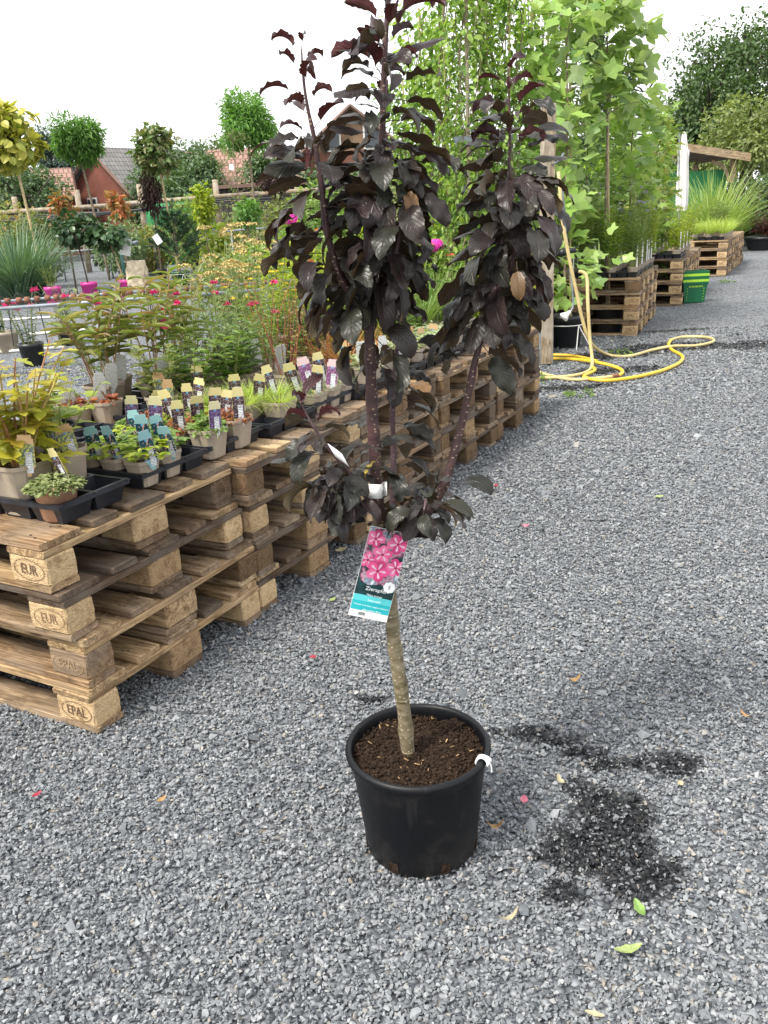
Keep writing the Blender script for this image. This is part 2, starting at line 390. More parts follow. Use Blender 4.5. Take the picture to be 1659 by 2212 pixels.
_gx = np.concatenate([[-160, -60, -25, -10, -5, -2], np.arange(-1, 4.6, .045), [7, 12, 25, 60, 160]])
_gy = np.concatenate([[-20, 0], np.arange(.9, 9.6, .05), [12, 18, 30, 60, 120, 260]])
_GX, _GY = np.meshgrid(_gx, _gy); gv = np.stack([_GX.ravel(), _GY.ravel(), np.zeros(_GX.size)], 1)
_nx = len(_gx); _ii = (np.arange(len(_gy) - 1)[:, None] * _nx + np.arange(_nx - 1)[None]).ravel()
gme = mk('ground', gv, np.stack([_ii, _ii + 1, _ii + _nx + 1, _ii + _nx], 1))
_at = gme.attributes.new('wet', 'FLOAT', 'POINT'); _at.data.foreach_set('value', wet_mask(gv[:, :2]).astype(np.float32))
ground = link('ground', gme, None, M_BED); ground['kind'] = 'structure'

def make_gravel():
    pc = bpy.data.collections.new('chip_kinds')       # source shapes, not linked to the scene
    for k in range(9):
        d = rdir(9)                                    # angular stone: hull of a few points
        import bmesh
        bm = bmesh.new()
        sx, sy, sz = 1.0, rng.uniform(.55, .85), rng.uniform(.38, .7)
        for q in d: bm.verts.new((q[0] * sx * .5, q[1] * sy * .5, q[2] * sz * .5))
        bmesh.ops.convex_hull(bm, input=bm.verts)
        me = bpy.data.meshes.new('chip'); bm.to_mesh(me); bm.free(); me.materials.append(M_CHIPS)
        pc.objects.link(bpy.data.objects.new('chip', me))
    P = []
    def band(y0, y1, dens, size):
        xa = lambda y: (-.46 * y - .75, .50 * y + .8)
        A = (y1 - y0) * (1.0 * (y0 + y1) / 2 + 1.55); n = int(A * dens)
        y = rng.uniform(y0, y1, n); a, b = xa(y); x = rng.uniform(a, b)
        P.append(np.stack([x, y, np.full(n, size) * rng.lognormal(0, .27, n)], 1))
    band(.75, 2.4, 19500, .0103); band(2.4, 3.8, 11500, .0118); band(3.8, 6.0, 4200, .0158); band(6.0, 9.0, 1600, .021)
    P = np.concatenate(P); n = len(P)
    # a few larger slate flakes
    big = rng.random(n) < .006; P[big, 2] *= rng.uniform(1.8, 2.8, big.sum())
    # no stones inside the stacked pallets' footprint far from the edge
    O = np.array([-.842, 2.059]); u = np.array([math.cos(1.0732), math.sin(1.0732)]); v = np.array([-u[1], u[0]])
    dd = P[:, :2] - O; b = dd @ v; a = dd @ u
    P = P[~((b > .35) & (a > .15) & (a < 4.0))]; n = len(P)
    co = np.stack([P[:, 0], P[:, 1], rng.uniform(.001, .010, n)], 1).astype(np.float32)
    me = bpy.data.meshes.new('gravel'); me.vertices.add(n); me.vertices.foreach_set('co', co.ravel())
    at = me.attributes.new('size', 'FLOAT', 'POINT'); at.data.foreach_set('value', P[:, 2].astype(np.float32))
    rot = np.stack([rng.normal(0, .42, n), rng.normal(0, .42, n), rng.uniform(0, 6.283, n)], 1).astype(np.float32)
    at = me.attributes.new('rot', 'FLOAT_VECTOR', 'POINT'); at.data.foreach_set('vector', rot.ravel())
    at = me.attributes.new('wet', 'FLOAT', 'POINT'); at.data.foreach_set('value', (wet_mask(P[:, :2]) * np.where(rng.random(n) < .22, rng.uniform(0, .5, n), 1.0)).astype(np.float32))
    me.materials.append(M_CHIPS)
    o = link('gravel', me); o['kind'] = 'stuff'; o['label'] = 'dark grey slate gravel spread over the yard'
    ng = bpy.data.node_groups.new('gravel_points', 'GeometryNodeTree')
    ng.interface.new_socket('Geometry', in_out='INPUT', socket_type='NodeSocketGeometry')
    ng.interface.new_socket('Geometry', in_out='OUTPUT', socket_type='NodeSocketGeometry')
    gi = ng.nodes.new('NodeGroupInput'); gout = ng.nodes.new('NodeGroupOutput')
    m2p = ng.nodes.new('GeometryNodeMeshToPoints'); ci = ng.nodes.new('GeometryNodeCollectionInfo')
    ci.inputs[0].default_value = pc; ci.inputs['Separate Children'].default_value = True; ci.inputs['Reset Children'].default_value = True
    ip = ng.nodes.new('GeometryNodeInstanceOnPoints'); ip.inputs['Pick Instance'].default_value = True
    a1 = ng.nodes.new('GeometryNodeInputNamedAttribute'); a1.data_type = 'FLOAT'; a1.inputs[0].default_value = 'size'
    a2 = ng.nodes.new('GeometryNodeInputNamedAttribute'); a2.data_type = 'FLOAT_VECTOR'; a2.inputs[0].default_value = 'rot'
    ri = ng.nodes.new('FunctionNodeRandomValue'); ri.data_type = 'INT'
    ri.inputs[4].default_value = 0; ri.inputs[5].default_value = 8
    e2r = ng.nodes.new('FunctionNodeEulerToRotation')
    L = ng.links.new
    L(gi.outputs[0], m2p.inputs[0]); L(m2p.outputs[0], ip.inputs['Points']); L(ci.outputs[0], ip.inputs['Instance'])
    L(ri.outputs[2], ip.inputs['Instance Index']); L(a2.outputs[0], e2r.inputs[0]); L(e2r.outputs[0], ip.inputs['Rotation']); L(a1.outputs[0], ip.inputs['Scale'])
    L(ip.outputs[0], gout.inputs[0])
    md = o.modifiers.new('chips', 'NODES'); md.node_group = ng
    return n
print('gravel chips', make_gravel())
# ------------------------------------------------------------------ pallets
RO = np.array([-.842, 2.059]); RTH = 1.0732
RU = np.array([math.cos(RTH), math.sin(RTH)]); RV = np.array([-RU[1], RU[0]])
def row(a, b, z=0.0):
    p = RO + RU * a + RV * b; return np.array([p[0], p[1], z])

M_NAIL = plain('nail_head', (.045, .035, .03), .6)
def board_mesh(L, Wd, H, seed):
    r = np.random.default_rng(seed); ch = .0035; m = MB()
    ends = [(-L / 2, 1), (-L / 2 + .004, 0), (-L / 6, 0), (L / 5, 0), (L / 2 - .004, 0), (L / 2, 1)]
    rings = []
    for x, e in ends:
        w2 = Wd / 2 - .002 * e + r.uniform(-.0022, .0016); h2 = H / 2 - .0015 * e; c = ch * r.uniform(.6, 1.7); oy = r.uniform(-.002, .002); oz = r.uniform(-.0008, .0008)
        pts = [(-w2 + c, -h2), (w2 - c, -h2), (w2, -h2 + c * .7), (w2, h2 - c * .7), (w2 - c, h2), (-w2 + c, h2), (-w2, h2 - c * .7), (-w2, -h2 + c * .7)]
        rings.append([(x + (r.uniform(-.003, .003) if e else 0), y + oy, z + oz) for y, z in pts])
    m.loft(rings); n0 = len(m.f)
    if L > 1:
        for x in (-.5275, -.505, 0, .022, .5275, .55):
            for y in (-.3, .3):
                cx, cy = x + r.uniform(-.012, .012), y * Wd + r.uniform(-.012, .012); a = np.linspace(0, 2 * PI, 6, endpoint=False)
                m.add([(cx + .0042 * math.cos(q), cy + .0042 * math.sin(q), H / 2 + .0012) for q in a], [tuple(range(6))])
    me = m.mesh('board'); idx = np.zeros(len(me.polygons), dtype=np.int32)
    if L > 1: sz = np.array([p.loop_total for p in me.polygons]); idx[sz == 6] = 1
    me.polygons.foreach_set('material_index', idx); return me
def block_mesh(Lx, Ly, H, seed):
    r = np.random.default_rng(seed); m = MB(); rings = []
    n = 3
    for z, ins in ((-H / 2, .003), (-H / 2 + .004, 0), (0, -.001), (H / 2 - .004, 0), (H / 2, .003)):
        x, y, c = Lx / 2 - ins, Ly / 2 - ins, .006
        j = lambda: r.uniform(-.0018, .0014)
        rings.append([(-x + c + j(), -y + j(), z), (x - c + j(), -y + j(), z), (x + j(), -y + c + j(), z), (x + j(), y - c + j(), z), (x - c + j(), y + j(), z), (-x + c + j(), y + j(), z), (-x + j(), y - c + j(), z), (-x + j(), -y + c + j(), z)])
    m.loft(rings); return m.mesh('block')
B_LONG = {.145: [board_mesh(1.2, .145, .022, 100 + i) for i in range(4)], .1: [board_mesh(1.2, .1, .022, 120 + i) for i in range(4)]}
B_STR = [board_mesh(.8, .145, .022, 140 + i) for i in range(4)]
BLK = {.145: [block_mesh(.145, .145, .078, 160 + i) for i in range(4)], .1: [block_mesh(.145, .1, .078, 180 + i) for i in range(4)]}
for grp in (B_LONG[.145], B_LONG[.1], B_STR): [(me.materials.append(WOOD[1]), me.materials.append(M_NAIL)) for me in grp]
for grp in BLK.values(): [me.materials.append(CHIP[1]) for me in grp]

_tcache = {}
def text_mesh(body, size, key=None, bold=0.0):
    k = (body, size, bold)
    if k in _tcache: return _tcache[k]
    cu = bpy.data.curves.new('lettering', 'FONT'); cu.body = body; cu.size = size; cu.align_x = 'CENTER'; cu.align_y = 'CENTER'; cu.resolution_u = 2; cu.offset = bold
    o = bpy.data.objects.new('lettering', cu); COL.objects.link(o)
    dg = bpy.context.evaluated_depsgraph_get(); me = bpy.data.meshes.new_from_object(o.evaluated_get(dg))
    bpy.data.objects.remove(o); bpy.data.curves.remove(cu)
    me.materials.clear(); _tcache[k] = me
    return me
def stamp_mesh(body):
    """burnt-in oval with letters, in the XZ plane"""
    t = text_mesh(body, .034, bold=.0002)
    V = np.array([v.co[:] for v in t.vertices]); F = [tuple(p.vertices) for p in t.polygons]
    m = MB(); V = np.stack([V[:, 0] * 1.02, np.zeros(len(V)), V[:, 1] * 1.25], 1); m.add(V, F)
    a = np.linspace(0, 2 * PI, 40, endpoint=False); o = np.stack([np.cos(a) * .058, a * 0, np.sin(a) * .031], 1); i = np.stack([np.cos(a) * .0558, a * 0, np.sin(a) * .0291], 1)
    m.add(np.concatenate([o, i]), [(k, (k + 1) % 40, 40 + (k + 1) % 40, 40 + k) for k in range(40)])
    me = m.mesh('stamp'); me.materials.append(M_STAMP); return me
STAMP = {b: stamp_mesh(b) for b in ('EUR', 'EPAL')}

def pallet(loc, rz, label, wood, chip, stamp=None, group=None):
    """root at the right front bottom corner; X runs left (negative), Y back"""
    t = thing('pallet', label, 'pallet', loc, rz, group)
    pick = lambda ws: random.choices(range(len(ws)), ws)[0]
    Y3 = [(.05, .1), (.4, .145), (.75, .1)]; X3 = (-.0725, -.6, -1.1275)
    def ad(name, me, x, y, z, rot, mat, parent=t):
        o = link(name, me, parent); o.location = (x + random.uniform(-.004, .004), y + random.uniform(-.003, .003), z)
        o.rotation_euler = (0, 0, rot + random.uniform(-.006, .006)); setmat(o, mat); return o
    for y, wd in Y3: ad('bottom_board', random.choice(B_LONG[wd]), -.6, y, .0112, 0, WOOD[pick(wood)])
    for ix, x in enumerate(X3):
        for iy, (y, wd) in enumerate(Y3):
            solid = random.random() < .3
            mt = WOOD[pick(wood)] if solid else CHIP[pick(chip)]
            if stamp and ix == 0 and iy == 0: mt = CHIP[0] if stamp[1] > .5 else WOOD[1] if stamp[1] > .2 else CHIP[2]
            b = ad('block', random.choice(BLK[wd]), x, y, .061, 0, mt); b.rotation_euler = (0, 0, random.uniform(-.03, .03))
            if stamp and ix == 0 and iy == 0:
                b.rotation_euler = (0, 0, 0)
                s = link('stamp', STAMP[stamp[0]], b); setmat(s, M_STAMPS[stamp[2] if len(stamp) > 2 else random.choice((0, 1, 1))]); s.location = (random.uniform(-.006, .006), -.0535, random.uniform(-.003, .003)); s.rotation_euler = (0, random.uniform(-.04, .04), 0)
    for x in X3: ad('stringer_board', random.choice(B_STR), x, .4, .111, PI / 2, WOOD[pick(wood)])
    for y, wd in ((.0725, .145), (.236, .1), (.4, .145), (.564, .1), (.7275, .145)):
        ad('deck_board', random.choice(B_LONG[wd]), -.6 + random.uniform(-.008, .004), y, .133, 0, WOOD[pick(wood)])
    return t

LEVEL = ['bottom', 'second up', 'third up', 'top']
def stack(org, u, n, desc, look, wood, chip, stamps=None, group='stacked wooden pallets', shift=None):
    th = math.atan2(u[1], u[0])
    for k in range(n):
        d = shift[k] if shift else (random.uniform(-.012, .012), random.uniform(-.012, .012))
        p = np.array(org) + np.array(u) * d[0] + np.array([-u[1], u[0]]) * d[1]
        lv = 'top' if k == n - 1 else LEVEL[k]
        pallet((p[0], p[1], .1442 * k + .002), th - PI / 2 + random.uniform(-.008, .008), f'{look} wooden pallet, {lv} one of the stack {desc}', wood, chip, stamps[k] if stamps else None, group)

W_NEAR, C_NEAR = (3, 5, 5, 1), (6, 4, 2)
stack(row(0, 0)[:2], RU, 4, 'nearest the camera', 'stamped', (4, 5, 4, 3), (7, 4, 3), [('EPAL', 1, 0), ('EPAL', .3, 2), ('EUR', 1, 1), ('EUR', 1, 0)], shift=[(0, 0), (.012, .006), (-.004, .028), (-.012, .058)])
stack(row(.81, .0)[:2], RU, 4, 'second from the camera', 'tan', (1, 4, 5, 4), (4, 4, 5), [('EUR', .7), ('EUR', .1), ('EUR', .7), ('EUR', .1)])
stack(row(1.625, .01)[:2], RU, 4, 'behind the purple tree crown', 'brown', (1, 3, 5, 5), (2, 4, 5))
stack(row(2.44, .0)[:2], RU, 4, 'beside the leaning dark branch', 'weathered', (0, 3, 5, 4), (2, 4, 5))
stack(row(3.25, .0)[:2], RU, 4, 'ending the long near row', 'mossy brown', (0, 3, 5, 4), (2, 4, 5))
def dirv(deg): return np.array([math.cos(math.radians(deg)), math.sin(math.radians(deg))])
BU, BO = dirv(66), atZ(1377, 727)[:2]
stack(BO, BU, 4, 'beside the yellow hose', 'pale stamped', (4, 5, 3, 0), (6, 4, 1), [('EPAL', 1)] * 3 + [('EPAL', .1)])
stack(BO + BU * .815, BU, 4, 'behind the yellow hose stack', 'tan', (2, 5, 4, 1), (4, 4, 2))
CU, CO = dirv(65), atZ(1470, 661)[:2]
for i, (d, k) in enumerate((('directly behind the green basket', 'stamped'), ('second back behind the green basket', 'tan'), ('third back behind the green basket', 'brown'))):
    stack(CO + CU * .815 * i, CU, 4, d, k, (2, 5, 4, 1), (4, 4, 2), [('EPAL', .7)] * 4 if i == 0 else None)
DU, DO = dirv(62.6), atZ(1566, 597)[:2]
for i, (d, k) in enumerate((('under the yellow-green grass', 'pale'), ('second along the farthest row', 'tan'), ('third along the farthest row', 'brown'), ('last along the farthest row', 'weathered'))):
    stack(DO + DU * .815 * i, DU, 4, d, k, (4, 4, 2, 0), (5, 4, 1), [('EPAL', .7)] * 4 if i == 0 else None)
from collections import defaultdict
# ------------------------------------------------------------------ the potted ornamental apple
PX, PY, PR, PB, PH = .045, 1.563, .157, .124, .257
tree = thing('potted_apple_tree', 'tall purple-leaved columnar apple tree in a big black pot on the gravel', 'tree', (PX, PY, .008))
REL = np.array([PX, PY, .008])
M_POTHERO, nt, out = newmat('pot_black')
tc = N(nt, 'TexCoord'); n1 = N(nt, 'TexNoise', {'Vector': tc.outputs['Object'], 'Scale': 9, 'Detail': 9, 'Roughness': .75}); n2 = N(nt, 'TexNoise', {'Vector': N(nt, 'Mapping', {'Vector': tc.outputs['Object'], 'Scale': (60, 60, 8)}).outputs[0], 'Scale': 1.0, 'Detail': 6})
zz = N(nt, 'SeparateXYZ', {0: tc.outputs['Object']}); dz = N(nt, 'MapRange', {0: zz.outputs[2], 1: .0, 2: .11, 3: .13, 4: -.06})
du = ramp(nt, N(nt, 'Math', {0: n1.outputs[0], 1: dz.outputs[0]}, operation='ADD'), [(.50, (0, 0, 0)), (.78, (.55, .55, .55))]); sc_ = ramp(nt, n2, [(.60, (0, 0, 0)), (.72, (.25, .25, .25))])
cc = mixc(nt, du.outputs[0], (.003, .0034, .005), (.045, .038, .032)); cc = mixc(nt, sc_.outputs[0], cc, (.03, .03, .032))
p = bsdf(nt, out, Base_Color=cc, Roughness=N(nt, 'MapRange', {0: n1.outputs[0], 1: .3, 2: .7, 3: .36, 4: .6}).outputs[0]); p.inputs['Specular IOR Level'].default_value = .3
m = MB(); m.lathe([(.0, .004), (PB - .006, 0), (PB, .006), (PB + .004, .05), (PB + .012, .13), (PB + .022, .222), (PB + .0245, .236), (PR - .004, .239), (PR, .244), (PR + .001, .250), (PR - .003, .257), (PR - .009, .258), (PR - .013, .252), (PR - .014, .236), (PB + .014, .15), (.01, .15)], 64, cap0=False)
m.obj('pot', M_POTHERO, tree, True)
m = MB()
for k in range(7):
    a = -PI / 2 + .35 + k * 2 * PI / 7; r = PB + .0005
    M = Matrix.Rotation(a, 4, 'Z')
    h = MB(); h.box((r * math.cos(a), r * math.sin(a), .020), (.004, .020, .026), M); o = h.obj('drain_hole', M_PEAT, tree)
    h = MB(); h.box((r * math.cos(a), r * math.sin(a), .0345), (.0045, .022, .003), M); h.obj('hole_lip', M_POTHERO, tree)
# compost
from mathutils import noise as mnoise
nr, na = 26, 72; V = [(0, 0, .236)]; F = []
for i in range(1, nr + 1):
    r = (PB + .0205) * i / nr
    for j in range(na):
        a = 2 * PI * j / na; x, y = r * math.cos(a), r * math.sin(a)
        z = .232 + .010 * mnoise.noise((x * 22, y * 22, 1)) + .008 * mnoise.noise((x * 70, y * 70, 4)) + .004 * mnoise.noise((x * 160, y * 160, 9)) - .006 * (i / nr) ** 4
        V.append((x, y, z))
for j in range(na): F.append((0, 1 + j, 1 + (j + 1) % na))
for i in range(nr - 1):
    for j in range(na): a0 = 1 + i * na; F.append((a0 + j, a0 + na + j, a0 + na + (j + 1) % na, a0 + (j + 1) % na))
so = link('compost', mk('compost', V, F), tree, M_PEAT)
def crumbs(n, rad, size, zf, mat, name, flat=1.0, long=1.0, hill=None):
    c = np.array([(-1, -1, -.6), (1, -.8, -.5), (.8, 1, -.6), (-.9, .9, -.5), (-.7, -.8, .6), (.8, -.7, .5), (.7, .8, .6), (-.8, .7, .5)], float) * .5
    Q = np.array([(0, 3, 2, 1), (4, 5, 6, 7), (0, 1, 5, 4), (1, 2, 6, 5), (2, 3, 7, 6), (3, 0, 4, 7)]); Vs, Fs = [], []
    for i in range(n):
        if hill is not None and i < n * .12: x, y = rng.normal(hill[0], .016), rng.normal(hill[1], .012); z = zf + .012 * math.exp(-((x - hill[0]) ** 2 + (y - hill[1]) ** 2) / .0005)
        else:
            r = rad * math.sqrt(rng.random()); a = rng.uniform(0, 2 * PI); x, y = r * math.cos(a), r * math.sin(a); z = zf
        z += .010 * mnoise.noise((x * 22, y * 22, 1)) + .008 * mnoise.noise((x * 70, y * 70, 4))
        R = np.array(Euler((rng.uniform(-.5, .5), rng.uniform(-.5, .5), rng.uniform(0, 6.3))).to_matrix())
        s = size * rng.uniform(.5, 1.5)
        Vs.append((c * np.array([long, 1, flat]) * s * rng.uniform(.7, 1.3, (8, 3))) @ R.T + (x, y, z)); Fs.append(Q + 8 * i)
    o = link(name, mk(name, np.concatenate(Vs), np.concatenate(Fs)), tree, mat); o['kind'] = 'stuff'
crumbs(1900, PB + .017, .0048, .234, M_PEAT, 'compost_crumbs', hill=(.085, .095))
crumbs(38, PB + .01, .0017, .240, M_STRAW, 'straw_bits', .6, 4.5)

def stem_mat(name, c0, c1, spots, zsplit=None):
    m, nt, out = newmat(name)
    tc = N(nt, 'TexCoord'); n1 = N(nt, 'TexNoise', {'Vector': N(nt, 'Mapping', {'Vector': tc.outputs['Object'], 'Scale': (14, 14, 40)}).outputs[0], 'Scale': 2.0, 'Detail': 6, 'Roughness': .6})
    r = ramp(nt, n1, [(.32, c0), (.68, c1)])
    vo = N(nt, 'TexVoronoi', {'Vector': N(nt, 'Mapping', {'Vector': tc.outputs['Object'], 'Scale': (80, 80, 150)}).outputs[0], 'Scale': 1.0})
    sp = ramp(nt, vo.outputs['Distance'], [(.16, (1, 1, 1)), (.24, (0, 0, 0))])
    c = mixc(nt, sp.outputs[0], r.outputs[0], spots)
    p = bsdf(nt, out, Base_Color=c, Roughness=.55)
    b = N(nt, 'Bump', {'Height': n1.outputs[0], 'Strength': .5, 'Distance': .003}); nt.links.new(b.outputs[0], p.inputs['Normal']); return m
M_TRUNK = stem_mat('apple_trunk', (.085, .065, .026), (.24, .20, .13), (.40, .35, .26))
M_STEM = stem_mat('apple_branch', (.035, .014, .016), (.085, .04, .036), (.36, .26, .18))
M_TWIG = stem_mat('apple_twig', (.06, .03, .035), (.10, .055, .06), (.16, .11, .10))

def hp(pts, dy=0.0):
    """picture points on the tree's own upright plane; third value: offset in depth"""
    return np.array([atY(p[0], p[1], PY + dy + (p[2] if len(p) > 2 else 0)) for p in pts])
def limb(name, pts, r0, r1, mat, n=26, dy=0, knob=.10, par=None):
    P = spline(hp(pts, dy), n); R = np.linspace(r0, r1, n) * (1 + knob * rng.uniform(-1, 1, n) * (rng.random(n) < .5))
    for q in range(2, n - 1, 4): R[q] *= 1 + knob * 1.2
    m = MB(); m.tube(P, R, 12, wob=.05); m.obj(name, mat, par or tree, True, REL); return P
trunk = limb('trunk', [(881, 1640), (879, 1600), (868, 1500), (853, 1400), (846, 1330), (836, 1240), (822, 1150), (818, 1110)], .0150, .0130, M_TRUNK, 34, knob=.09)
for q in (3, 9, 14, 19, 25, 30):
    m = MB(); d_ = nrm(trunk[q + 1] - trunk[q - 1]); m.tube([trunk[q] - d_ * .004, trunk[q] - d_ * .0015, trunk[q] + d_ * .0015, trunk[q] + d_ * .004], [.0128, .0158, .0156, .0126], 12, wob=.06); m.obj('bark_ring', M_TRUNK, tree, True, REL)
main = limb('branch', [(826, 1170), (816, 1080), (808, 960), (803, 860), (800, 770), (798, 700), (806, 620), (816, 540), (820, 440), (825, 320), (828, 210), (832, 100), (839, 0), (846, -70)], .0130, .0030, M_STEM, 60)
left = limb('branch', [(798, 700), (770, 655, -.01), (732, 590, -.02), (706, 500, -.02), (694, 400, -.02), (681, 310, -.02), (664, 230, -.02), (655, 165, -.02), (651, 100, -.02)], .0085, .0010, M_STEM, 36)
right = limb('branch', [(836, 1190, .01), (870, 1130, .015), (918, 1108, .02), (947, 1070, .03), (966, 1030, .03), (988, 950, .04), (1006, 880, .04), (1022, 800, .04), (1036, 740, .04), (1052, 650, .04), (1076, 540, .04), (1094, 420, .04), (1101, 330, .04), (1100, 240, .04), (1097, 150, .04)], .0125, .0010, M_STEM, 54)
back = limb('branch', [(840, 1190, .02), (848, 1080, .06), (850, 980, .08), (848, 890, .08), (852, 800, .08), (862, 720, .08)], .0075, .003, M_TWIG, 24)
low = limb('branch', [(820, 1110), (780, 1060, -.03), (745, 1010, -.05), (700, 955, -.06), (668, 905, -.06), (648, 866, -.06)], .0055, .0010, M_TWIG, 20)
low2 = limb('branch', [(825, 1130), (770, 1075, -.05), (720, 1045, -.07), (690, 1030, -.08)], .004, .0022, M_TWIG, 12)
low3 = limb('branch', [(900, 1112, .02), (915, 1095, -.02), (920, 1080, -.05), (915, 1105, -.07)], .004, .002, M_TWIG, 10)
mid = limb('branch', [(812, 640), (838, 600, -.03), (862, 520, -.04), (872, 430, -.03), (868, 385, -.03)], .006, .0008, M_TWIG, 18)
rtw = limb('branch', [(1052, 650, .04), (1092, 600, .01), (1120, 520, -.01), (1136, 430, -.01), (1142, 390, -.01)], .005, .0008, M_TWIG, 18)

# leaves: grids that bend and fold, with a stalk
def apple_leaf(wd, bend, fold, curl, seed, stalk=.28, serr=.02, twist=0.0):
    r = np.random.default_rng(seed); nu, nv = 13, 7; V = []; UV = []; F = []; wd = wd * .86
    ang = -bend * .12; x = z = 0.0; pts = []
    for i in range(nu):
        t = i / (nu - 1); pts.append((x, z, ang)); st = 1.0 / (nu - 1); x += math.cos(ang) * st; z -= math.sin(ang) * st; ang += bend / (nu - 1) * (.6 + .8 * t)
    for i in range(nu):
        t = i / (nu - 1); px, pz, a = pts[i]
        half = wd * .5 * (math.sqrt(max(0, 1 - (2 * min(t * 1.02, 1) - 1) ** 2)) ** (.95 if t < .55 else 1.35)) * (1.04 - .08 * t) if 0 < t < 1 else .006
        tw = twist * t
        for j in range(nv):
            s = (j / (nv - 1)) * 2 - 1; e = half * s
            if abs(s) == 1 and 0 < t < 1: e *= 1 + (serr * 2.5 if i % 2 else -serr) + r.uniform(-serr, serr)
            up = fold * abs(e) - curl * e * e / max(wd, .01) + (.014 + .02 * (seed % 3)) * math.sin((4 + seed % 4) * t * PI + s * 2 + seed) * abs(s)
            yy, uu = e * math.cos(tw) - up * math.sin(tw), e * math.sin(tw) + up * math.cos(tw)
            V.append((px + uu * math.sin(a), yy, pz + uu * math.cos(a))); UV.append((t, s * .5 + .5))
    for i in range(nu - 1):
        for j in range(nv - 1): q = i * nv + j; F.append((q, q + nv, q + nv + 1, q + 1))
    V = np.array(V); V[:, 0] += stalk; n0 = len(V)
    # stalk: thin triangular tube from origin, rising slightly
    sp = np.array([(0, 0, 0), (stalk * .5, 0, .02), (stalk + .03, 0, -.003)])
    tv = []
    for k, p in enumerate(sp):
        for a in (0, 2.1, 4.2): tv.append(p + np.array([0, math.cos(a), math.sin(a)]) * (.013 - .002 * k))
    tf = [(n0 + k * 3 + a, n0 + k * 3 + (a + 1) % 3, n0 + k * 3 + 3 + (a + 1) % 3, n0 + k * 3 + 3 + a) for k in range(2) for a in range(3)]
    me = mk('leaf', np.concatenate([V, tv]), F + tf, True)
    uvl = me.uv_layers.new(name='UVMap'); UVa = np.array(UV + [(0, .5)] * 9, dtype=np.float32)
    li = np.zeros(len(me.loops), dtype=np.int32); me.loops.foreach_get('vertex_index', li); uvl.data.foreach_set('uv', UVa[li].ravel())
    return me
def hero_leaf_mat(name, tops, back):
    m, nt, out = newmat(name)
    g = N(nt, 'NewGeometry'); oi = N(nt, 'ObjectInfo'); uv = N(nt, 'UVMap')
    base = ramp(nt, oi.outputs['Random'], [(i / (len(tops) - 1), c) for i, c in enumerate(tops)])
    sx = N(nt, 'SeparateXYZ', {0: uv.outputs[0]})
    s = N(nt, 'Math', {0: N(nt, 'Math', {0: sx.outputs[1], 1: .5}, operation='SUBTRACT').outputs[0]}, operation='ABSOLUTE')
    mid_ = N(nt, 'MapRange', {0: s.outputs[0], 1: 0, 2: .035, 3: 1, 4: 0})
    ph = N(nt, 'Math', {0: N(nt, 'Math', {0: sx.outputs[0], 1: 8.0}, operation='MULTIPLY').outputs[0], 1: N(nt, 'Math', {0: s.outputs[0], 1: 5.0}, operation='MULTIPLY').outputs[0]}, operation='SUBTRACT')
    fr = N(nt, 'Math', {0: N(nt, 'Math', {0: ph.outputs[0]}, operation='FRACT').outputs[0], 1: .5}, operation='SUBTRACT')
    vein = N(nt, 'MapRange', {0: N(nt, 'Math', {0: fr.outputs[0]}, operation='ABSOLUTE').outputs[0], 1: 0, 2: .11, 3: .7, 4: 0})
    vv = N(nt, 'Math', {0: mid_.outputs[0], 1: vein.outputs[0]}, operation='MAXIMUM')
    tc = N(nt, 'TexCoord'); no = N(nt, 'TexNoise', {'Vector': tc.outputs['Object'], 'Scale': 5.0, 'Detail': 5})
    c = mixc(nt, no.outputs[0], base.outputs[0], mixc(nt, 1.0, base.outputs[0], (1.6, 1.5, 1.3), 'MULTIPLY'))
    c = mixc(nt, N(nt, 'Math', {0: vv.outputs[0], 1: .35}, operation='MULTIPLY').outputs[0], c, (.07, .05, .045))
    bk = mixc(nt, no.outputs[0], back, tuple(q * .6 for q in back))
    bk = mixc(nt, N(nt, 'Math', {0: vv.outputs[0], 1: .35}, operation='MULTIPLY').outputs[0], bk, (.26, .19, .12))
    c = mixc(nt, g.outputs['Backfacing'], c, bk)
    p = N(nt, 'BsdfPrincipled', {'Base Color': c, 'Roughness': N(nt, 'MapRange', {0: g.outputs['Backfacing'], 3: .40, 4: .6}).outputs[0], 'Specular IOR Level': .42})
    hgt = N(nt, 'Math', {0: vv.outputs[0], 1: N(nt, 'Math', {0: no.outputs[0], 1: .8}, operation='MULTIPLY').outputs[0]}, operation='SUBTRACT')
    b = N(nt, 'Bump', {'Height': hgt.outputs[0], 'Strength': .45, 'Distance': .0025}, invert=True); nt.links.new(b.outputs[0], p.inputs['Normal'])
    t = N(nt, 'BsdfTranslucent', {'Color': mixc(nt, .5, c, (.09, .028, .014))}); mxs = N(nt, 'MixShader', {0: .11, 1: p.outputs[0], 2: t.outputs[0]})
    nt.links.new(mxs.outputs[0], out.inputs[0]); return m
M_L_OLD = hero_leaf_mat('leaf_mature', [(.018, .015, .016), (.023, .016, .018), (.017, .019, .015), (.026, .016, .018), (.021, .023, .016), (.015, .017, .016)], (.080, .058, .026))
M_L_YNG = hero_leaf_mat('leaf_young', [(.030, .012, .016), (.042, .016, .020), (.030, .018, .024)], (.10, .020, .022))
M_L_BRN = hero_leaf_mat('leaf_brown', [(.10, .06, .028), (.13, .075, .035)], (.20, .12, .05))
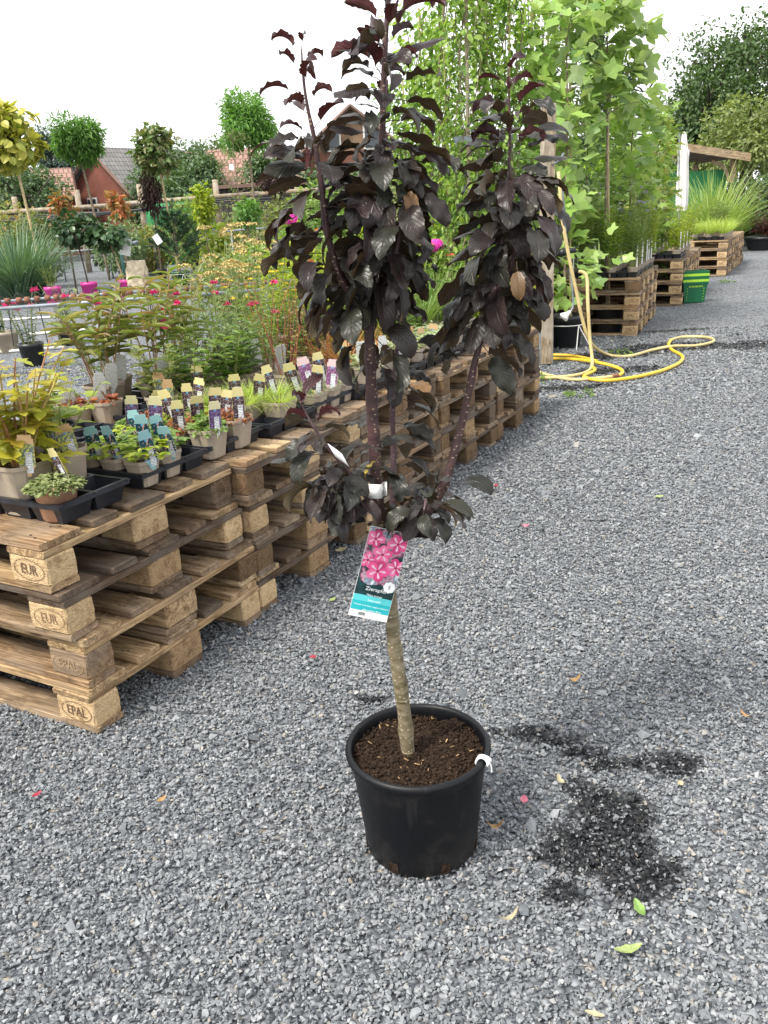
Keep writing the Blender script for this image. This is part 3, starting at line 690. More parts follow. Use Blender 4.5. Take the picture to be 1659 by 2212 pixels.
L_OLD = [apple_leaf(w_, b_, f_, c_, i, st, .02, tw) for i, (w_, b_, f_, c_, st, tw) in enumerate([(.56, 1.2, .35, .2, .34, .1), (.60, 1.5, .3, .4, .3, -.3), (.50, .8, .4, .1, .4, .25), (.62, 1.8, .4, .5, .3, .5), (.54, 2.2, .35, .35, .26, -.2), (.58, 1.1, .3, .8, .36, .7), (.48, 1.7, .6, .3, .34, -.7), (.66, .9, .15, .3, .3, .0), (.44, 1.4, .9, .2, .4, .9), (.58, .5, .2, .9, .32, -.4), (.60, 1.3, .25, .2, .36, .2), (.52, 2.6, .5, .2, .3, .6)])]
L_YNG = [apple_leaf(w_, b_, f_, c_, 40 + i, st, .06, tw) for i, (w_, b_, f_, c_, st, tw) in enumerate([(.42, 1.4, 1.0, .1, .34, .5), (.36, 2.2, 1.3, 0, .36, -.6), (.46, 1.0, .8, .3, .3, .8), (.34, 1.8, .9, .2, .42, -.4)])]
for me in L_OLD: me.materials.append(M_L_OLD)
for me in L_YNG: me.materials.append(M_L_YNG)
LEAVES = []
def leaf(p, az, el, size, kind=None, roll=0.0, mat=None):
    LEAVES.append((np.array(p), az, el, size, random.choice(L_OLD if kind != 'y' else L_YNG), roll, mat))
GA = 2.39996
def along(P, t0, t1, n, size, el, kind='o', az0=0, jit=.5, size1=None, el1=None, bias=None, mat=None, spur=.024):
    """leaves spiral up a stem between two heights (0..1 along it)"""
    L = len(P) - 1
    for k in range(n):
        f = k / max(n - 1, 1); t = t0 + (t1 - t0) * f + random.uniform(-.5, .5) * (t1 - t0) / n; q = min(max(t, 0), 1) * L; i = min(int(q), L - 1)
        p = P[i] + (P[i + 1] - P[i]) * (q - i)
        az = az0 + k * GA + random.uniform(-jit, jit)
        if bias is not None and random.random() < bias[1]: az = bias[0] + random.uniform(-.9, .9)
        s = size + ((size1 or size) - size) * f; e = el + ((el1 if el1 is not None else el) - el) * f
        off = np.array([math.cos(az), math.sin(az), .2]) * random.uniform(0, spur) * (1 if kind == 'o' else .3)   # short spur
        leaf(p + off, az, e + random.uniform(-.3, .3), s * random.uniform(.68, 1.22), kind, random.uniform(-.6, .6), mat)
# main column: dense drooping skirt, then upright young growth
along(main, .46, .70, 118, .076, -.75, 'o', 0, size1=.074, el1=-.25, spur=.042)
along(main, .66, .84, 34, .074, -.05, 'o', 1.0, size1=.072, el1=.30)
along(main, .79, .995, 25, .072, .35, 'y', 2.0, size1=.064, el1=.45)
along(mid, .15, .9, 20, .074, -.5, 'o', .5, size1=.070)
along(left, .12, .64, 60, .074, -.55, 'o', .2, size1=.072, el1=.05, bias=(PI, .35), spur=.036)
along(left, .62, .99, 13, .058, .25, 'y', 1.2, size1=.036, el1=.6)
along(right, .61, .82, 92, .076, -.75, 'o', .3, size1=.074, el1=-.2, spur=.042)
along(right, .79, .92, 28, .072, .0, 'o', .9, size1=.060, el1=.35)
along(right, .87, 1.0, 12, .054, .35, 'y', 0, size1=.034, el1=.6)
along(rtw, .1, 1.0, 26, .074, -.65, 'o', 2.5, size1=.070)
along(back, .35, .95, 22, .072, -.3, 'o', .4, bias=(0, .5))
along(low, .05, .75, 28, .074, -.1, 'o', .2, bias=(-2.2, .55)); along(low, .72, 1.0, 6, .050, .5, 'y', 1)
along(low2, .15, 1.0, 22, .070, -.3, 'o', 1.0, bias=(-2.0, .5))
along(low3, .0, 1.0, 26, .060, -.3, 'o', .0); along(right, .02, .30, 18, .060, .0, 'o', 1.4)
along(main, .02, .18, 12, .062, .0, 'o', .8)
along(main, .29, .46, 17, .074, -.6, 'o', .2); along(right, .54, .61, 7, .070, -.6, 'o', .2)
for (x, y, az, el) in ((872, 430, -1.2, -.7), (1116, 590, -1.6, -1.1), (880, 850, -1.0, .0)):
    leaf(hp([(x, y - 25, -.05)])[0], az, el, .052, 'o', .2, M_L_BRN)
M_L_YEL = plain('leaf_yellow', (.40, .30, .06), .5)
leaf(hp([(822, 985, -.03)])[0], -2.6, -.6, .036, 'o', .1, M_L_YEL)
# the 290 leaves nearest the viewer are single parts, those behind them one joined part
LEAVES.sort(key=lambda q: (q[0] + .05 * np.array([math.cos(q[1]), math.sin(q[1]), 0]))[1])
inn = defaultdict(list)
for k, (p, az, el, size, me, roll, mt) in enumerate(LEAVES):
    M = Matrix.LocRotScale(Vector(tuple(p - REL)), Euler((roll, -el, az), 'XYZ'), Vector((size,) * 3))
    if k < 290:
        o = link('leaf', me, tree); o.matrix_local = M
        if mt: setmat(o, mt)
    else: inn[me.materials[0].name].append((me, M))
import bmesh
for mn, lst in inn.items():
    bm = bmesh.new()
    for me, M in lst: q = me.copy(); q.transform(M); bm.from_mesh(q); bpy.data.meshes.remove(q)
    q = bpy.data.meshes.new('inner_foliage'); bm.to_mesh(q); bm.free(); q.materials.append(MATS[mn]); o = link('inner_foliage', q, tree); o['kind'] = 'stuff'
print('hero leaves', len(LEAVES))

# picture tag hanging on the trunk
def quad_frame(tl, tr, br, bl, y):
    A = [atY(p[0], p[1], y) for p in (tl, tr, br, bl)]; return A
TG = thing('picture_tag', 'printed plant tag with pink apple blossom picture hanging on the bare trunk', 'tag', atY(818, 1242, PY - .040))
A, Bq, Cq, Dq = quad_frame((789, 1136), (876, 1153), (852, 1350), (761, 1329), PY - .040)
ex = nrm(((Bq - A) + (Cq - Dq)) / 2); wid = np.linalg.norm(Bq - A) * .99; hei = (np.linalg.norm(Dq - A) + np.linalg.norm(Cq - Bq)) / 2
ez = ((A - Dq) + (Bq - Cq)) / 2; ez = nrm(ez - ex * (ex @ ez)); ey = np.cross(ez, ex)
TG.matrix_world = Matrix([[ex[k], ey[k], ez[k], TG.location[k]] for k in range(3)] + [[0, 0, 0, 1]])
def tagpoly(name, pts, mat, lay, par=TG, thick=0):
    V = np.array([(x * wid, -.0006 - .00025 * lay, y * hei) for x, y in pts]); o = link(name, mk(name, V, [tuple(range(len(pts)))]), par, mat); return o
m = MB(); m.box((0, 0, 0), (wid, .0008, hei)); m.obj('card', M_PAPER, TG)
m, nt, out = newmat('tag_blur')
tc = N(nt, 'TexCoord'); n1 = N(nt, 'TexNoise', {'Vector': tc.outputs['Object'], 'Scale': 42, 'Detail': 2})
r = ramp(nt, n1, [(.30, (.006, .028, .03)), (.40, (.02, .07, .08)), (.46, (.20, .05, .10)), (.52, (.62, .36, .44)), (.60, (.10, .24, .30)), (.68, (.75, .78, .8))]); bsdf(nt, out, Base_Color=r.outputs[0], Roughness=.35)
M_TAGB = m
tagpoly('photo_print', [(-.49, -.20), (.49, -.20), (.49, .495), (-.49, .495)], M_TAGB, 1)
M_TDARK = plain('tag_dark_teal', (.008, .038, .042), .35, .3, 60); M_TC1 = plain('tag_cyan', (.10, .55, .58), .35, .03); M_TC2 = plain('tag_turquoise', (.02, .42, .46), .35, .03); M_TW = plain('tag_white', (.85, .87, .87), .4, .02)
tagpoly('dark_band', [(-.49, -.245), (.49, -.245), (.49, -.12), (.1, -.1), (-.2, -.13), (-.49, -.08)], M_TDARK, 2)
tagpoly('pale_stripe', [(-.49, -.315), (.49, -.315), (.49, -.245), (-.49, -.245)], M_TC1, 2)
tagpoly('bright_stripe', [(-.49, -.42), (.49, -.42), (.49, -.316), (-.49, -.316)], M_TC2, 2)
M_PK = [plain('petal_pink', (.78, .09, .27), .4, .12, 60), plain('petal_rose', (.84, .17, .36), .4, .12, 60), plain('petal_deep', (.62, .05, .20), .4, .15, 60)]
M_PKD = plain('petal_heart', (.38, .015, .08), .5); M_PKW = plain('petal_streak', (.90, .55, .66), .4, .1)
clampx = lambda q: max(-.485, min(.485, q))
for fi, (fx, fy, fs, rot) in enumerate(((-.36, .14, .22, .2), (-.30, .38, .24, 0), (.27, .37, .27, .95), (-.04, .23, .25, .3), (.36, .12, .25, .62), (-.06, .05, .29, 1.25))):
    asp = wid / hei
    for k in range(5):
        a = rot + k * 2 * PI / 5; c, s_ = math.cos(a), math.sin(a)
        def loc(shape): return [(clampx(fx + (lx * c - ly * s_) * fs), max(-.2, min(.49, fy + (lx * s_ + ly * c) * fs * asp))) for lx, ly in shape]
        L0 = 3 + 3 * fi + .4 * k
        tagpoly('petal', loc(((.05, .03), (.35, .33), (.70, .43), (.95, .27), (1.02, 0), (.95, -.27), (.70, -.43), (.35, -.33), (.05, -.03))), M_PK[(k + fi) % 3 if k != 2 else 1], L0)
        tagpoly('petal_streak', loc(((.15, .03), (.6, .14), (.78, .0), (.6, -.10), (.15, -.03))), M_PKW, L0 + .15)
    tagpoly('flower_heart', [(clampx(fx + .035 * math.cos(a)), fy + .035 * asp * math.sin(a)) for a in np.linspace(0, 5.4, 7)], M_PKD, 3 + 3 * fi + 2.4)
asp = wid / hei
for k in range(8):
    ca, sa = math.cos(k * PI / 4), math.sin(k * PI / 4)
    tagpoly('emblem_petal', [(clampx(.33 + (lx * ca - ly * sa)), -.10 + (lx * sa + ly * ca) * asp) for lx, ly in ((.0, .05), (.09, .06), (.14, .045), (.16, 0), (.14, -.045), (.09, -.06), (.0, -.05))], M_TW, 22 + .1 * k)
M_BEE = plain('bee_brown', (.20, .11, .02), .5)
for k in range(4): tagpoly('bee_stripe', [(.33 + .028 * math.cos(a) * (1 - .12 * abs(k - 1.2)), -.10 + (.045 - k * .028) * asp + .011 * asp * math.sin(a)) for a in np.linspace(0, 5.6, 8)], M_BEE, 23)
def tagtext(name, body, size, x, y, mat, lay=24):
    me = text_mesh(body, size).copy(); me.materials.append(mat); o = link(name, me, TG); o.location = (x * wid, -.0006 - .00025 * lay, y * hei); o.rotation_euler = (PI / 2, 0, 0); return o
tagtext('title_print', 'Zierapfel', .0115, .02, -.155, M_TW); tagtext('variety_print', "'Aros'", .0060, .02, -.193, M_TW); tagtext('latin_print', 'Malus toringo', .0056, .02, -.222, M_TW)
tagtext('stripe_print', 'Säulenapfel', .0058, .05, -.28, M_TW); tagtext('stripe_print', 'Schlanke, hohe Säule, langsam wachsend', .0043, 0, -.345, M_TW); tagtext('stripe_print', 'glänzendes Blatt', .0058, .05, -.395, M_TW)
for k in range(9): x0 = -.26 + k * .02; tagpoly('barcode_bar', [(x0, -.475), (x0 + .009 + .004 * (k % 3 == 0), -.475), (x0 + .009 + .004 * (k % 3 == 0), -.44), (x0, -.44)], M_BLACKPL, 2)
m = MB(); c0 = hp([(832, 1146, -.038)])[0]; a = np.linspace(0, 2 * PI, 20)
m.tube(np.array([c0 + np.array([.021 * math.cos(q), .024 + .030 * math.sin(q), .012 + .014 * math.sin(q)]) for q in a]), .0011, 6); m.obj('loop', M_BLACKPL, None).parent = TG
TG.children[-1].matrix_parent_inverse = TG.matrix_world.inverted()

# white paper strips
def strip(name, label, pts, wv, dy, curl=0.0):
    P = spline(hp(pts, dy), 14); t = thing(name, label, 'label', P[0])
    V, F = [], []; W = np.array(wv)
    for i, p in enumerate(P): V += [p - W / 2, p + W / 2]
    for i in range(len(P) - 1): F.append((2 * i, 2 * i + 1, 2 * i + 3, 2 * i + 2))
    o = link('paper', mk('paper', np.array(V) - P[0], F, True), t, M_PAPER); md = o.modifiers.new('thick', 'SOLIDIFY'); md.thickness = .0004
strip('paper_strip', 'white paper strip slanting behind the low purple leaves', [(716, 972), (726, 979), (736, 986), (747, 995)], (-.012, 0, .026), -.075)
strip('paper_strip', 'small white paper band wrapped round the dark stem', [(794, 1060, .004), (800, 1061, -.018), (814, 1062, -.022), (824, 1061, -.012), (828, 1056, .01), (836, 1056, -.012)], (.001, 0, .028), -.04)
# string tied over the rim
tie = thing('string_tie', 'knotted white string tied over the black pot rim', 'string', atZ(1046, 1640, PH))
c0 = np.array(atZ(1046, 1640, PH + .008)); rad_ = nrm(np.array([c0[0] - PX, c0[1] - PY, 0])); tan_ = np.array([-rad_[1], rad_[0], 0]); c0 = np.array([PX, PY, PH + .002]) + rad_ * (PR - .006)
for k in range(7):
    off = tan_ * (k - 3) * .0036; a = np.linspace(-.5, PI * 1.05, 12)
    P = [c0 + off * (1 - .5 * abs(math.sin(q))) - rad_ * math.cos(q) * .013 + np.array([0, 0, math.sin(q) * .012 + .002 * math.sin(k * 2)]) for q in a]
    P = P[::-1] if False else P
    m = MB(); m.tube(P, .0021, 6, wob=.1); m.obj('strand', M_WIRE if False else M_PAPER, tie, True, tie.location)
m = MB(); m.tube(spline([c0 + rad_ * .012 + np.array([0, 0, .004]), c0 + rad_ * .017 + np.array([0, 0, -.008]), c0 + rad_ * .019 - tan_ * .003 + np.array([0, 0, -.02])], 8), .0018, 6); m.obj('loose_end', M_PAPER, tie, True, tie.location)
# ------------------------------------------------------------------ trays, pots, plant labels on the near row
TOPZ = .5785
def rsq(s, z, n=16, p=5.0):
    a = np.linspace(0, 2 * PI, n, endpoint=False) + PI / n; c, q = np.cos(a), np.sin(a)
    k = (np.abs(c) ** p + np.abs(q) ** p) ** (-1 / p); return np.stack([c * k * s, q * k * s, np.full(n, z)], 1)
_pm = {}
def sqpot_mesh(top, h, mat, taper=.72):
    key = (top, h, mat.name)
    if key not in _pm:
        m = MB(); t = top / 2; b = t * taper
        m.loft([rsq(b - .002, 0), rsq(b, .003), rsq(t * .95, h - .014), rsq(t, h - .012), rsq(t, h), rsq(t - .002, h), rsq(t * .93, h - .02), rsq(b * .9, .01)], True, False)
        me = m.mesh('pot', False); me.materials.append(mat)
        s = MB(); r0, r1 = rsq(t * .92, h - .018), rsq(t * .5, h - .013); s.loft([r0, r1], False, True); sm = s.mesh('soil'); sm.materials.append(M_PEAT)
        _pm[key] = (me, sm)
    return _pm[key]
def rdpot_mesh(rt, rb, h, mat, n=28):
    key = ('r', rt, rb, h, mat.name)
    if key not in _pm:
        m = MB(); m.lathe([(rb - .004, 0), (rb, .005), (rt * .95, h * .82), (rt, h * .83), (rt, h), (rt - .006, h), (rt * .92, h * .85), (rb * .8, .02)], n, cap1=False)
        me = m.mesh('pot', True); me.materials.append(mat)
        s = MB(); s.lathe([(rt * .93, h * .87), (rt * .5, h * .9)], n, cap0=False); sm = s.mesh('soil'); sm.materials.append(M_PEAT)
        _pm[key] = (me, sm)
    return _pm[key]
def potted(name, label, cat, loc, potm, rz=0.0, group=None, rim=None):
    t = thing(name, label, cat, loc, 0, group)
    for nm, me in zip(('pot', 'soil'), potm):
        o = link(nm, me, t); o.rotation_euler = (0, 0, rz)
    return t
RROT = RTH - PI / 2

# label cards: local X across, Z up, face -Y; the tip goes into the soil
def print_mat(name, bg, dots, scale=260, thr=.32):
    m, nt, out = newmat(name); tc = N(nt, 'TexCoord'); oi = N(nt, 'ObjectInfo')
    vo = N(nt, 'TexVoronoi', {'Vector': tc.outputs['Object'], 'Scale': scale}); no = N(nt, 'TexNoise', {'Vector': tc.outputs['Object'], 'Scale': 90})
    k = ramp(nt, N(nt, 'Math', {0: vo.outputs['Distance'], 1: N(nt, 'Math', {0: no.outputs[0], 1: .5}, operation='SUBTRACT').outputs[0]}, operation='ADD'), [(thr, (1, 1, 1)), (thr + .12, (0, 0, 0))])
    bsdf(nt, out, Base_Color=mixc(nt, k.outputs[0], bg, dots), Roughness=.35); return m
def lines_mat(name, paper, ink, sc):
    m, nt, out = newmat(name); tc = N(nt, 'TexCoord')
    wv = N(nt, 'TexWave', {'Vector': tc.outputs['Object'], 'Scale': sc, 'Distortion': 0}, bands_direction='Z'); no = N(nt, 'TexNoise', {'Vector': N(nt, 'Mapping', {'Vector': tc.outputs['Object'], 'Scale': (1, 1, .3)}).outputs[0], 'Scale': 420})
    k = N(nt, 'Math', {0: ramp(nt, wv, [(.6, (0, 0, 0)), (.7, (1, 1, 1))]).outputs[0], 1: ramp(nt, no, [(.42, (0, 0, 0)), (.5, (1, 1, 1))]).outputs[0]}, operation='MULTIPLY')
    bsdf(nt, out, Base_Color=mixc(nt, k.outputs[0], paper, ink), Roughness=.5); return m
M_STK = lines_mat('price_sticker', (.80, .81, .84), (.18, .19, .23), 62)
M_WLAB = lines_mat('white_label', (.70, .71, .67), (.30, .30, .29), 58)
LK = {'yellow': (plain('label_yellow', (.66, .58, .28), .4, .05), print_mat('print_dark', (.035, .022, .028), (.45, .33, .36), 330, .27)),
      'purple': (plain('label_cream', (.66, .60, .36), .4, .05), print_mat('print_purple', (.07, .04, .10), (.30, .19, .42), 330, .34)),
      'teal': (plain('label_teal', (.26, .46, .49), .4, .05), print_mat('print_teal', (.008, .05, .075), (.80, .42, .36), 190, .26)),
      'orange': (plain('label_orange', (.58, .38, .20), .4, .06), print_mat('print_green', (.16, .20, .18), (.52, .54, .12), 170, .42)),
      'pink': (plain('label_pink', (.62, .46, .46), .4, .05), print_mat('print_magenta', (.14, .05, .12), (.46, .22, .42)))}
def card_pts(wd, h):
    w2 = wd / 2; return [(-w2 * .28, -.018), (w2 * .28, -.018), (w2 * .6, .0), (w2, .016), (w2, h * .88), (w2 * .82, h * .9), (w2 * .8, h), (-w2 * .8, h), (-w2 * .82, h * .9), (-w2, h * .88), (-w2, .016), (-w2 * .6, .0)]
def prism(pts, th):
    n = len(pts); V = [(x, -th / 2, z) for x, z in pts] + [(x, th / 2, z) for x, z in pts]
    return V, [tuple(range(n)), tuple(range(2 * n - 1, n - 1, -1))] + [(k, n + k, n + (k + 1) % n, (k + 1) % n) for k in range(n)]
LW, LH = .040, .108
CARD = mk('plant_label', *prism(card_pts(LW, LH), .0012)); CARD.materials.append(M_PAPER)
WCARD = mk('plant_label', *prism(card_pts(LW * 1.15, LH), .0012)); WCARD.materials.append(M_WLAB)
HEAD = mk('label_header', [(-LW * .4, 0, LH * .985), (-LW * .4, 0, LH * .9), (-LW * .49, 0, LH * .88), (-LW * .49, 0, LH * .75), (LW * .49, 0, LH * .75), (LW * .49, 0, LH * .88), (LW * .4, 0, LH * .9), (LW * .4, 0, LH * .985)], [(0, 1, 2, 3, 4, 5, 6, 7)])
PICT = mk('label_picture', [(-LW * .49, 0, .016), (LW * .49, 0, .016), (LW * .49, 0, LH * .75), (-LW * .49, 0, LH * .75)], [(0, 1, 2, 3)])
STK = mk('price_sticker', [(-LW * .08, 0, -.006), (LW * .34, 0, -.006), (LW * .34, 0, LH * .52), (-LW * .08, 0, LH * .52)], [(0, 1, 2, 3)]); STK.materials.append(M_STK)
DOT = mk('label_dot', [(.004 * math.cos(a), 0, LH * .72 + .004 * math.sin(a)) for a in np.linspace(0, 5.8, 10)], [tuple(range(10))]); DOT.materials.append(plain('label_blue', (.12, .36, .60), .4))
PRICE = text_mesh('6,50', .0085); PRICE.materials.append(M_BLACKPL)
for me in (HEAD, PICT): me.materials.append(M_PAPER)
def plabel(t, kind, x, y, z, rz=0.25, tilt=.12, sc=1.0, back=False):
    if kind == 'white':
        o = link('plant_label', WCARD, t)
    else:
        o = link('plant_label', CARD, t); setmat(o, LK[kind][0])
        for me, y_ in ((HEAD, -.0009), (PICT, -.0009), (DOT, -.0013), (STK, -.0014)):
            c = link(me.name.split('.')[0], me, o); c.location = (0, y_, 0)
            if me is HEAD: setmat(c, LK[kind][0])
            if me is PICT: setmat(c, LK[kind][1])
        c = link('price_print', PRICE, o); c.location = (LW * .13, -.0018, LH * .47); c.rotation_euler = (PI / 2, 0, 0); c.scale = (.8, 1, 1)
    o.location = (x, y, z); o.rotation_euler = Euler((tilt + random.uniform(-.18, .22), random.uniform(-.24, .24), rz + random.uniform(-.45, .45))); o.scale = (sc * random.uniform(.85, 1.1), 1, sc * random.uniform(.82, 1.08))
    return o

# trays
def cell_mesh(s, h):
    m = MB(); t, b = s / 2, s * .38
    q = lambda r, z: [(-r, -r, z), (r, -r, z), (r, r, z), (-r, r, z)]
    m.loft([q(b, 0), q(t - .002, h), q(t - .006, h), q(b - .002, .003)], True, True); me = m.mesh('cell'); me.materials.append(M_TRAY); return me
CELL = {.1: cell_mesh(.1, .05), .128: cell_mesh(.128, .06)}
def tray(a, b, na, nb, s, label, dz=0.0, rot=0.0):
    h = .05 if s == .1 else .06; p = row(a, b, TOPZ + dz)
    t = thing('plant_tray', label, 'tray', p, RROT + rot, 'black cell trays on the near pallets')
    m = MB(); L, W = na * s + .012, nb * s + .012
    for i in range(na + 1): m.box((-W / 2 + .006, .006 + i * s, h + .001), (W, .012, .004))
    for j in range(nb + 1): m.box((-.006 - j * s, L / 2, h + .0022), (.012, L, .004))
    for x, y, dx, dy in ((-W / 2, 0, W, .0025), (-W / 2, L, W, .0025), (0, L / 2, .0025, L), (-W, L / 2, .0025, L)): m.box((x, y, h - .005), (dx, dy, .013))
    m.obj('rim', M_TRAY, t)
    for i in range(na):
        for j in range(nb): c = link('cell', CELL[s], t); c.location = (-.006 - (j + .5) * s, .006 + (i + .5) * s, 0)
    return t
tray(.10, .10, 2, 4, .128, 'large-celled black tray under the terracotta pot at the pallet corner')
ORD = ['first', 'second', 'third', 'fourth', 'fifth', 'sixth', 'seventh', 'eighth', 'ninth', 'tenth', 'eleventh', 'twelfth', 'thirteenth', 'fourteenth', 'fifteenth', 'sixteenth']
for k in range(11):
    tray(.43 + .327 * k, .095 + random.uniform(-.008, .02), 3, 5, .1, f'small-celled black tray, {ORD[k]} along the gravel edge of the near row', rot=random.uniform(-.02, .02))
for k in range(8):
    tray(.62 + .42 * k, .655 + random.uniform(-.008, .02), 3, 5, .1, f'small-celled black tray, {ORD[k]} along the inner line of the near row', rot=random.uniform(-.02, .02))

# plant builders; all in local coordinates, z0 = soil level
G_LIME = leafmat('lime_leaf', [(.30, .38, .04), (.42, .46, .06), (.22, .33, .05)], trans=.4)
G_YEL = leafmat('yellow_leaf', [(.50, .46, .05), (.58, .50, .09), (.36, .40, .05), (.50, .36, .06)], trans=.4)
G_MID = leafmat('mid_leaf', [(.11, .19, .045), (.16, .25, .06), (.24, .32, .09)], trans=.35)
G_DARK = leafmat('dark_leaf', [(.025, .065, .022), (.04, .09, .03), (.06, .12, .035)], trans=.25, rough=.35)
G_PEO = leafmat('peony_leaf', [(.17, .23, .06), (.23, .28, .08), (.28, .28, .10), (.34, .22, .11)], trans=.35, rough=.4)
G_OLV = leafmat('olive_leaf', [(.19, .23, .09), (.26, .29, .12), (.15, .20, .08), (.30, .28, .12)], trans=.35)
G_SED = leafmat('sedum_leaf', [(.22, .28, .10), (.32, .36, .15), (.16, .21, .08)], trans=.15)
G_RED = leafmat('rust_leaf', [(.24, .06, .025), (.36, .13, .04), (.17, .035, .03), (.20, .14, .04)], trans=.25)
G_GRASS = leafmat('lime_grass', [(.34, .44, .07), (.46, .54, .14), (.24, .36, .06)], trans=.4)
G_SIL = leafmat('silver_leaf', [(.42, .48, .34), (.56, .60, .46), (.30, .38, .22)], trans=.3)
G_BLUE = leafmat('bluegreen_leaf', [(.13, .21, .10), (.19, .27, .13), (.25, .33, .15)], trans=.3)
G_STEM = leafmat('green_stem', [(.20, .26, .07), (.27, .28, .10)], trans=0)
G_RSTEM = leafmat('red_stem', [(.28, .06, .05), (.34, .12, .06), (.22, .05, .06)], trans=0)
G_OST = leafmat('orange_stem', [(.50, .20, .06), (.42, .24, .08), (.40, .12, .05)], trans=.2)
F_CRIM = leafmat('crimson_flower', [(.60, .02, .14), (.72, .05, .22)], trans=.2, tcol=(1, 1, 1))
F_MAG = leafmat('magenta_flower', [(.78, .03, .46), (.86, .10, .55)], trans=.3, tcol=(1, 1, 1))
F_YEL = leafmat('yellow_flower', [(.85, .60, .02), (.88, .70, .06)], trans=.2, tcol=(1, 1, 1))
F_TAN = leafmat('tan_flower', [(.46, .36, .13), (.58, .46, .18), (.36, .26, .10)], trans=.1, tcol=(1, 1, 1))
F_ORG = leafmat('orange_flower', [(.62, .14, .06), (.55, .10, .05)], trans=.2, tcol=(1, 1, 1))
F_WHT = leafmat('white_flower', [(.82, .80, .82), (.85, .82, .78)], trans=.3, tcol=(1, 1, 1))
OV, OVN, KT = T_oval(.55), T_oval(.26, .35), T_kite(.5)
def p_rosette(t, z0, n, r, size, T, mat, h=.05, name='foliage'):
    a = rng.uniform(0, 2 * PI, n); q = np.sqrt(rng.random(n)) * r
    P = np.stack([q * np.cos(a), q * np.sin(a), z0 + h * (1 - (q / r) ** 2) * rng.uniform(.4, 1.1, n)], 1)
    D = np.stack([np.cos(a), np.sin(a), rng.uniform(-.3, .5, n)], 1) + rng.normal(size=(n, 3)) * .4; U = np.stack([.4 * np.cos(a), .4 * np.sin(a), np.ones(n)], 1) + rng.normal(size=(n, 3)) * .3
    return foliage(name, [scatter(T, P, D, U, size * rng.uniform(.6, 1.25, n))], mat, t)
def p_tuft(t, z0, n, h, spread, mat, w=.02, base=.03, name='blades'):
    a = rng.uniform(0, 2 * PI, n); q = np.sqrt(rng.random(n)) * base
    P = np.stack([q * np.cos(a), q * np.sin(a), np.full(n, z0)], 1)
    D = np.stack([np.cos(a) * spread, np.sin(a) * spread, np.ones(n)], 1) + rng.normal(size=(n, 3)) * .16
    U = np.stack([-np.cos(a), -np.sin(a), np.full(n, .5)], 1)
    parts = []
    for k, b in enumerate((.15, .4, .7)):
        s = slice(k, None, 3); parts.append(scatter(T_blade(w, b), P[s], D[s], U[s], h * rng.uniform(.55, 1.1, len(P[s]))))
    return foliage(name, parts, mat, t)
def p_stems(t, z0, n, h, spread, T, size, nl, mat, smat=None, base=.035, lean=(0, 0), start=.2, r=.0022, up=.4, flower=None, fmat=None, fsize=.02, fn=1.0, fstyle='pom', pair=False):
    """upright stems with leaves along them and optional flower heads"""
    sm = MB(); LP, LD, LU, LS = [], [], [], []; FP = []
    for k in range(n):
        a = rng.uniform(0, 2 * PI); q = base * math.sqrt(rng.random()); hh = h * rng.uniform(.65, 1.08)
        p0 = np.array([q * math.cos(a), q * math.sin(a), z0 - .01]); sp = spread * rng.uniform(.3, 1)
        p2 = p0 + np.array([math.cos(a) * sp * hh + lean[0], math.sin(a) * sp * hh + lean[1], hh]); p1 = (p0 + p2) / 2 + np.array([-math.cos(a), -math.sin(a), 0]) * sp * hh * .12 + rng.normal(size=3) * hh * .03
        C = spline([p0, p1, p2], 7); sm.tube(C, np.linspace(r, r * .5, 7), 4, cap=False)
        for j in range(nl):
            f = start + (1 - start) * (j + rng.random()) / nl; i = min(int(f * 6), 5); p = C[i] + (C[i + 1] - C[i]) * (f * 6 - i)
            az = j * GA + k + rng.uniform(-.5, .5); LP.append(p); LD.append((math.cos(az), math.sin(az), up + rng.uniform(-.3, .3))); LU.append((-.4 * math.cos(az), -.4 * math.sin(az), 1)); LS.append(size * (1.15 - .6 * f) * rng.uniform(.7, 1.2))
        if rng.random() < fn: FP.append((C[-1], C[-1] - C[-2]))
    sm.obj('stem_cluster', smat or G_STEM, t)
    if LP: foliage('foliage', [scatter(T, np.array(LP), np.array(LD), np.array(LU), np.array(LS))], mat, t)
    if fmat is not None:
        for p, d in FP:
            if fstyle == 'pom':
                D = rdir(26); D[:, 2] = np.abs(D[:, 2]) * .8; parts = [scatter(KT, p + D * fsize * .2, D, rdir(26), fsize * rng.uniform(.7, 1.1, 26))]
            elif fstyle == 'flat':
                m_ = 60; a = rng.uniform(0, 2 * PI, m_); q = np.sqrt(rng.random(m_)) * fsize; P = p + np.stack([q * np.cos(a), q * np.sin(a), .25 * fsize * (1 - (q / fsize) ** 2)], 1)
                parts = [scatter(T_kite(.8), P, rdir(m_) + np.array([0, 0, .2]), np.tile([0, 0, 1.0], (m_, 1)) + rng.normal(size=(m_, 3)) * .3, fsize * .35)]
            elif fstyle == 'daisy':
                m_ = 13; a = np.linspace(0, 2 * PI, m_, endpoint=False); parts = [scatter(T_kite(.32), np.tile(p, (m_, 1)), np.stack([np.cos(a), np.sin(a), np.full(m_, -.35)], 1), np.tile([0, 0, 1.0], (m_, 1)), fsize)]
            else:   # phlox head: cluster of five-petalled flowers
                parts = []
                for _ in range(20):
                    c = rdir(1)[0]; c[2] = abs(c[2]); c_ = p + c * fsize * np.array([.8, .8, .7]); x = nrm(np.cross(c, [.3, .2, 1])); y = np.cross(c, x); a = np.linspace(0, 2 * PI, 5, endpoint=False)
                    parts.append(scatter(T_kite(.9), np.tile(c_, (5, 1)), np.outer(np.cos(a), x) + np.outer(np.sin(a), y), np.tile(c, (5, 1)), fsize * .42))
            foliage('flower', parts, fmat, t)

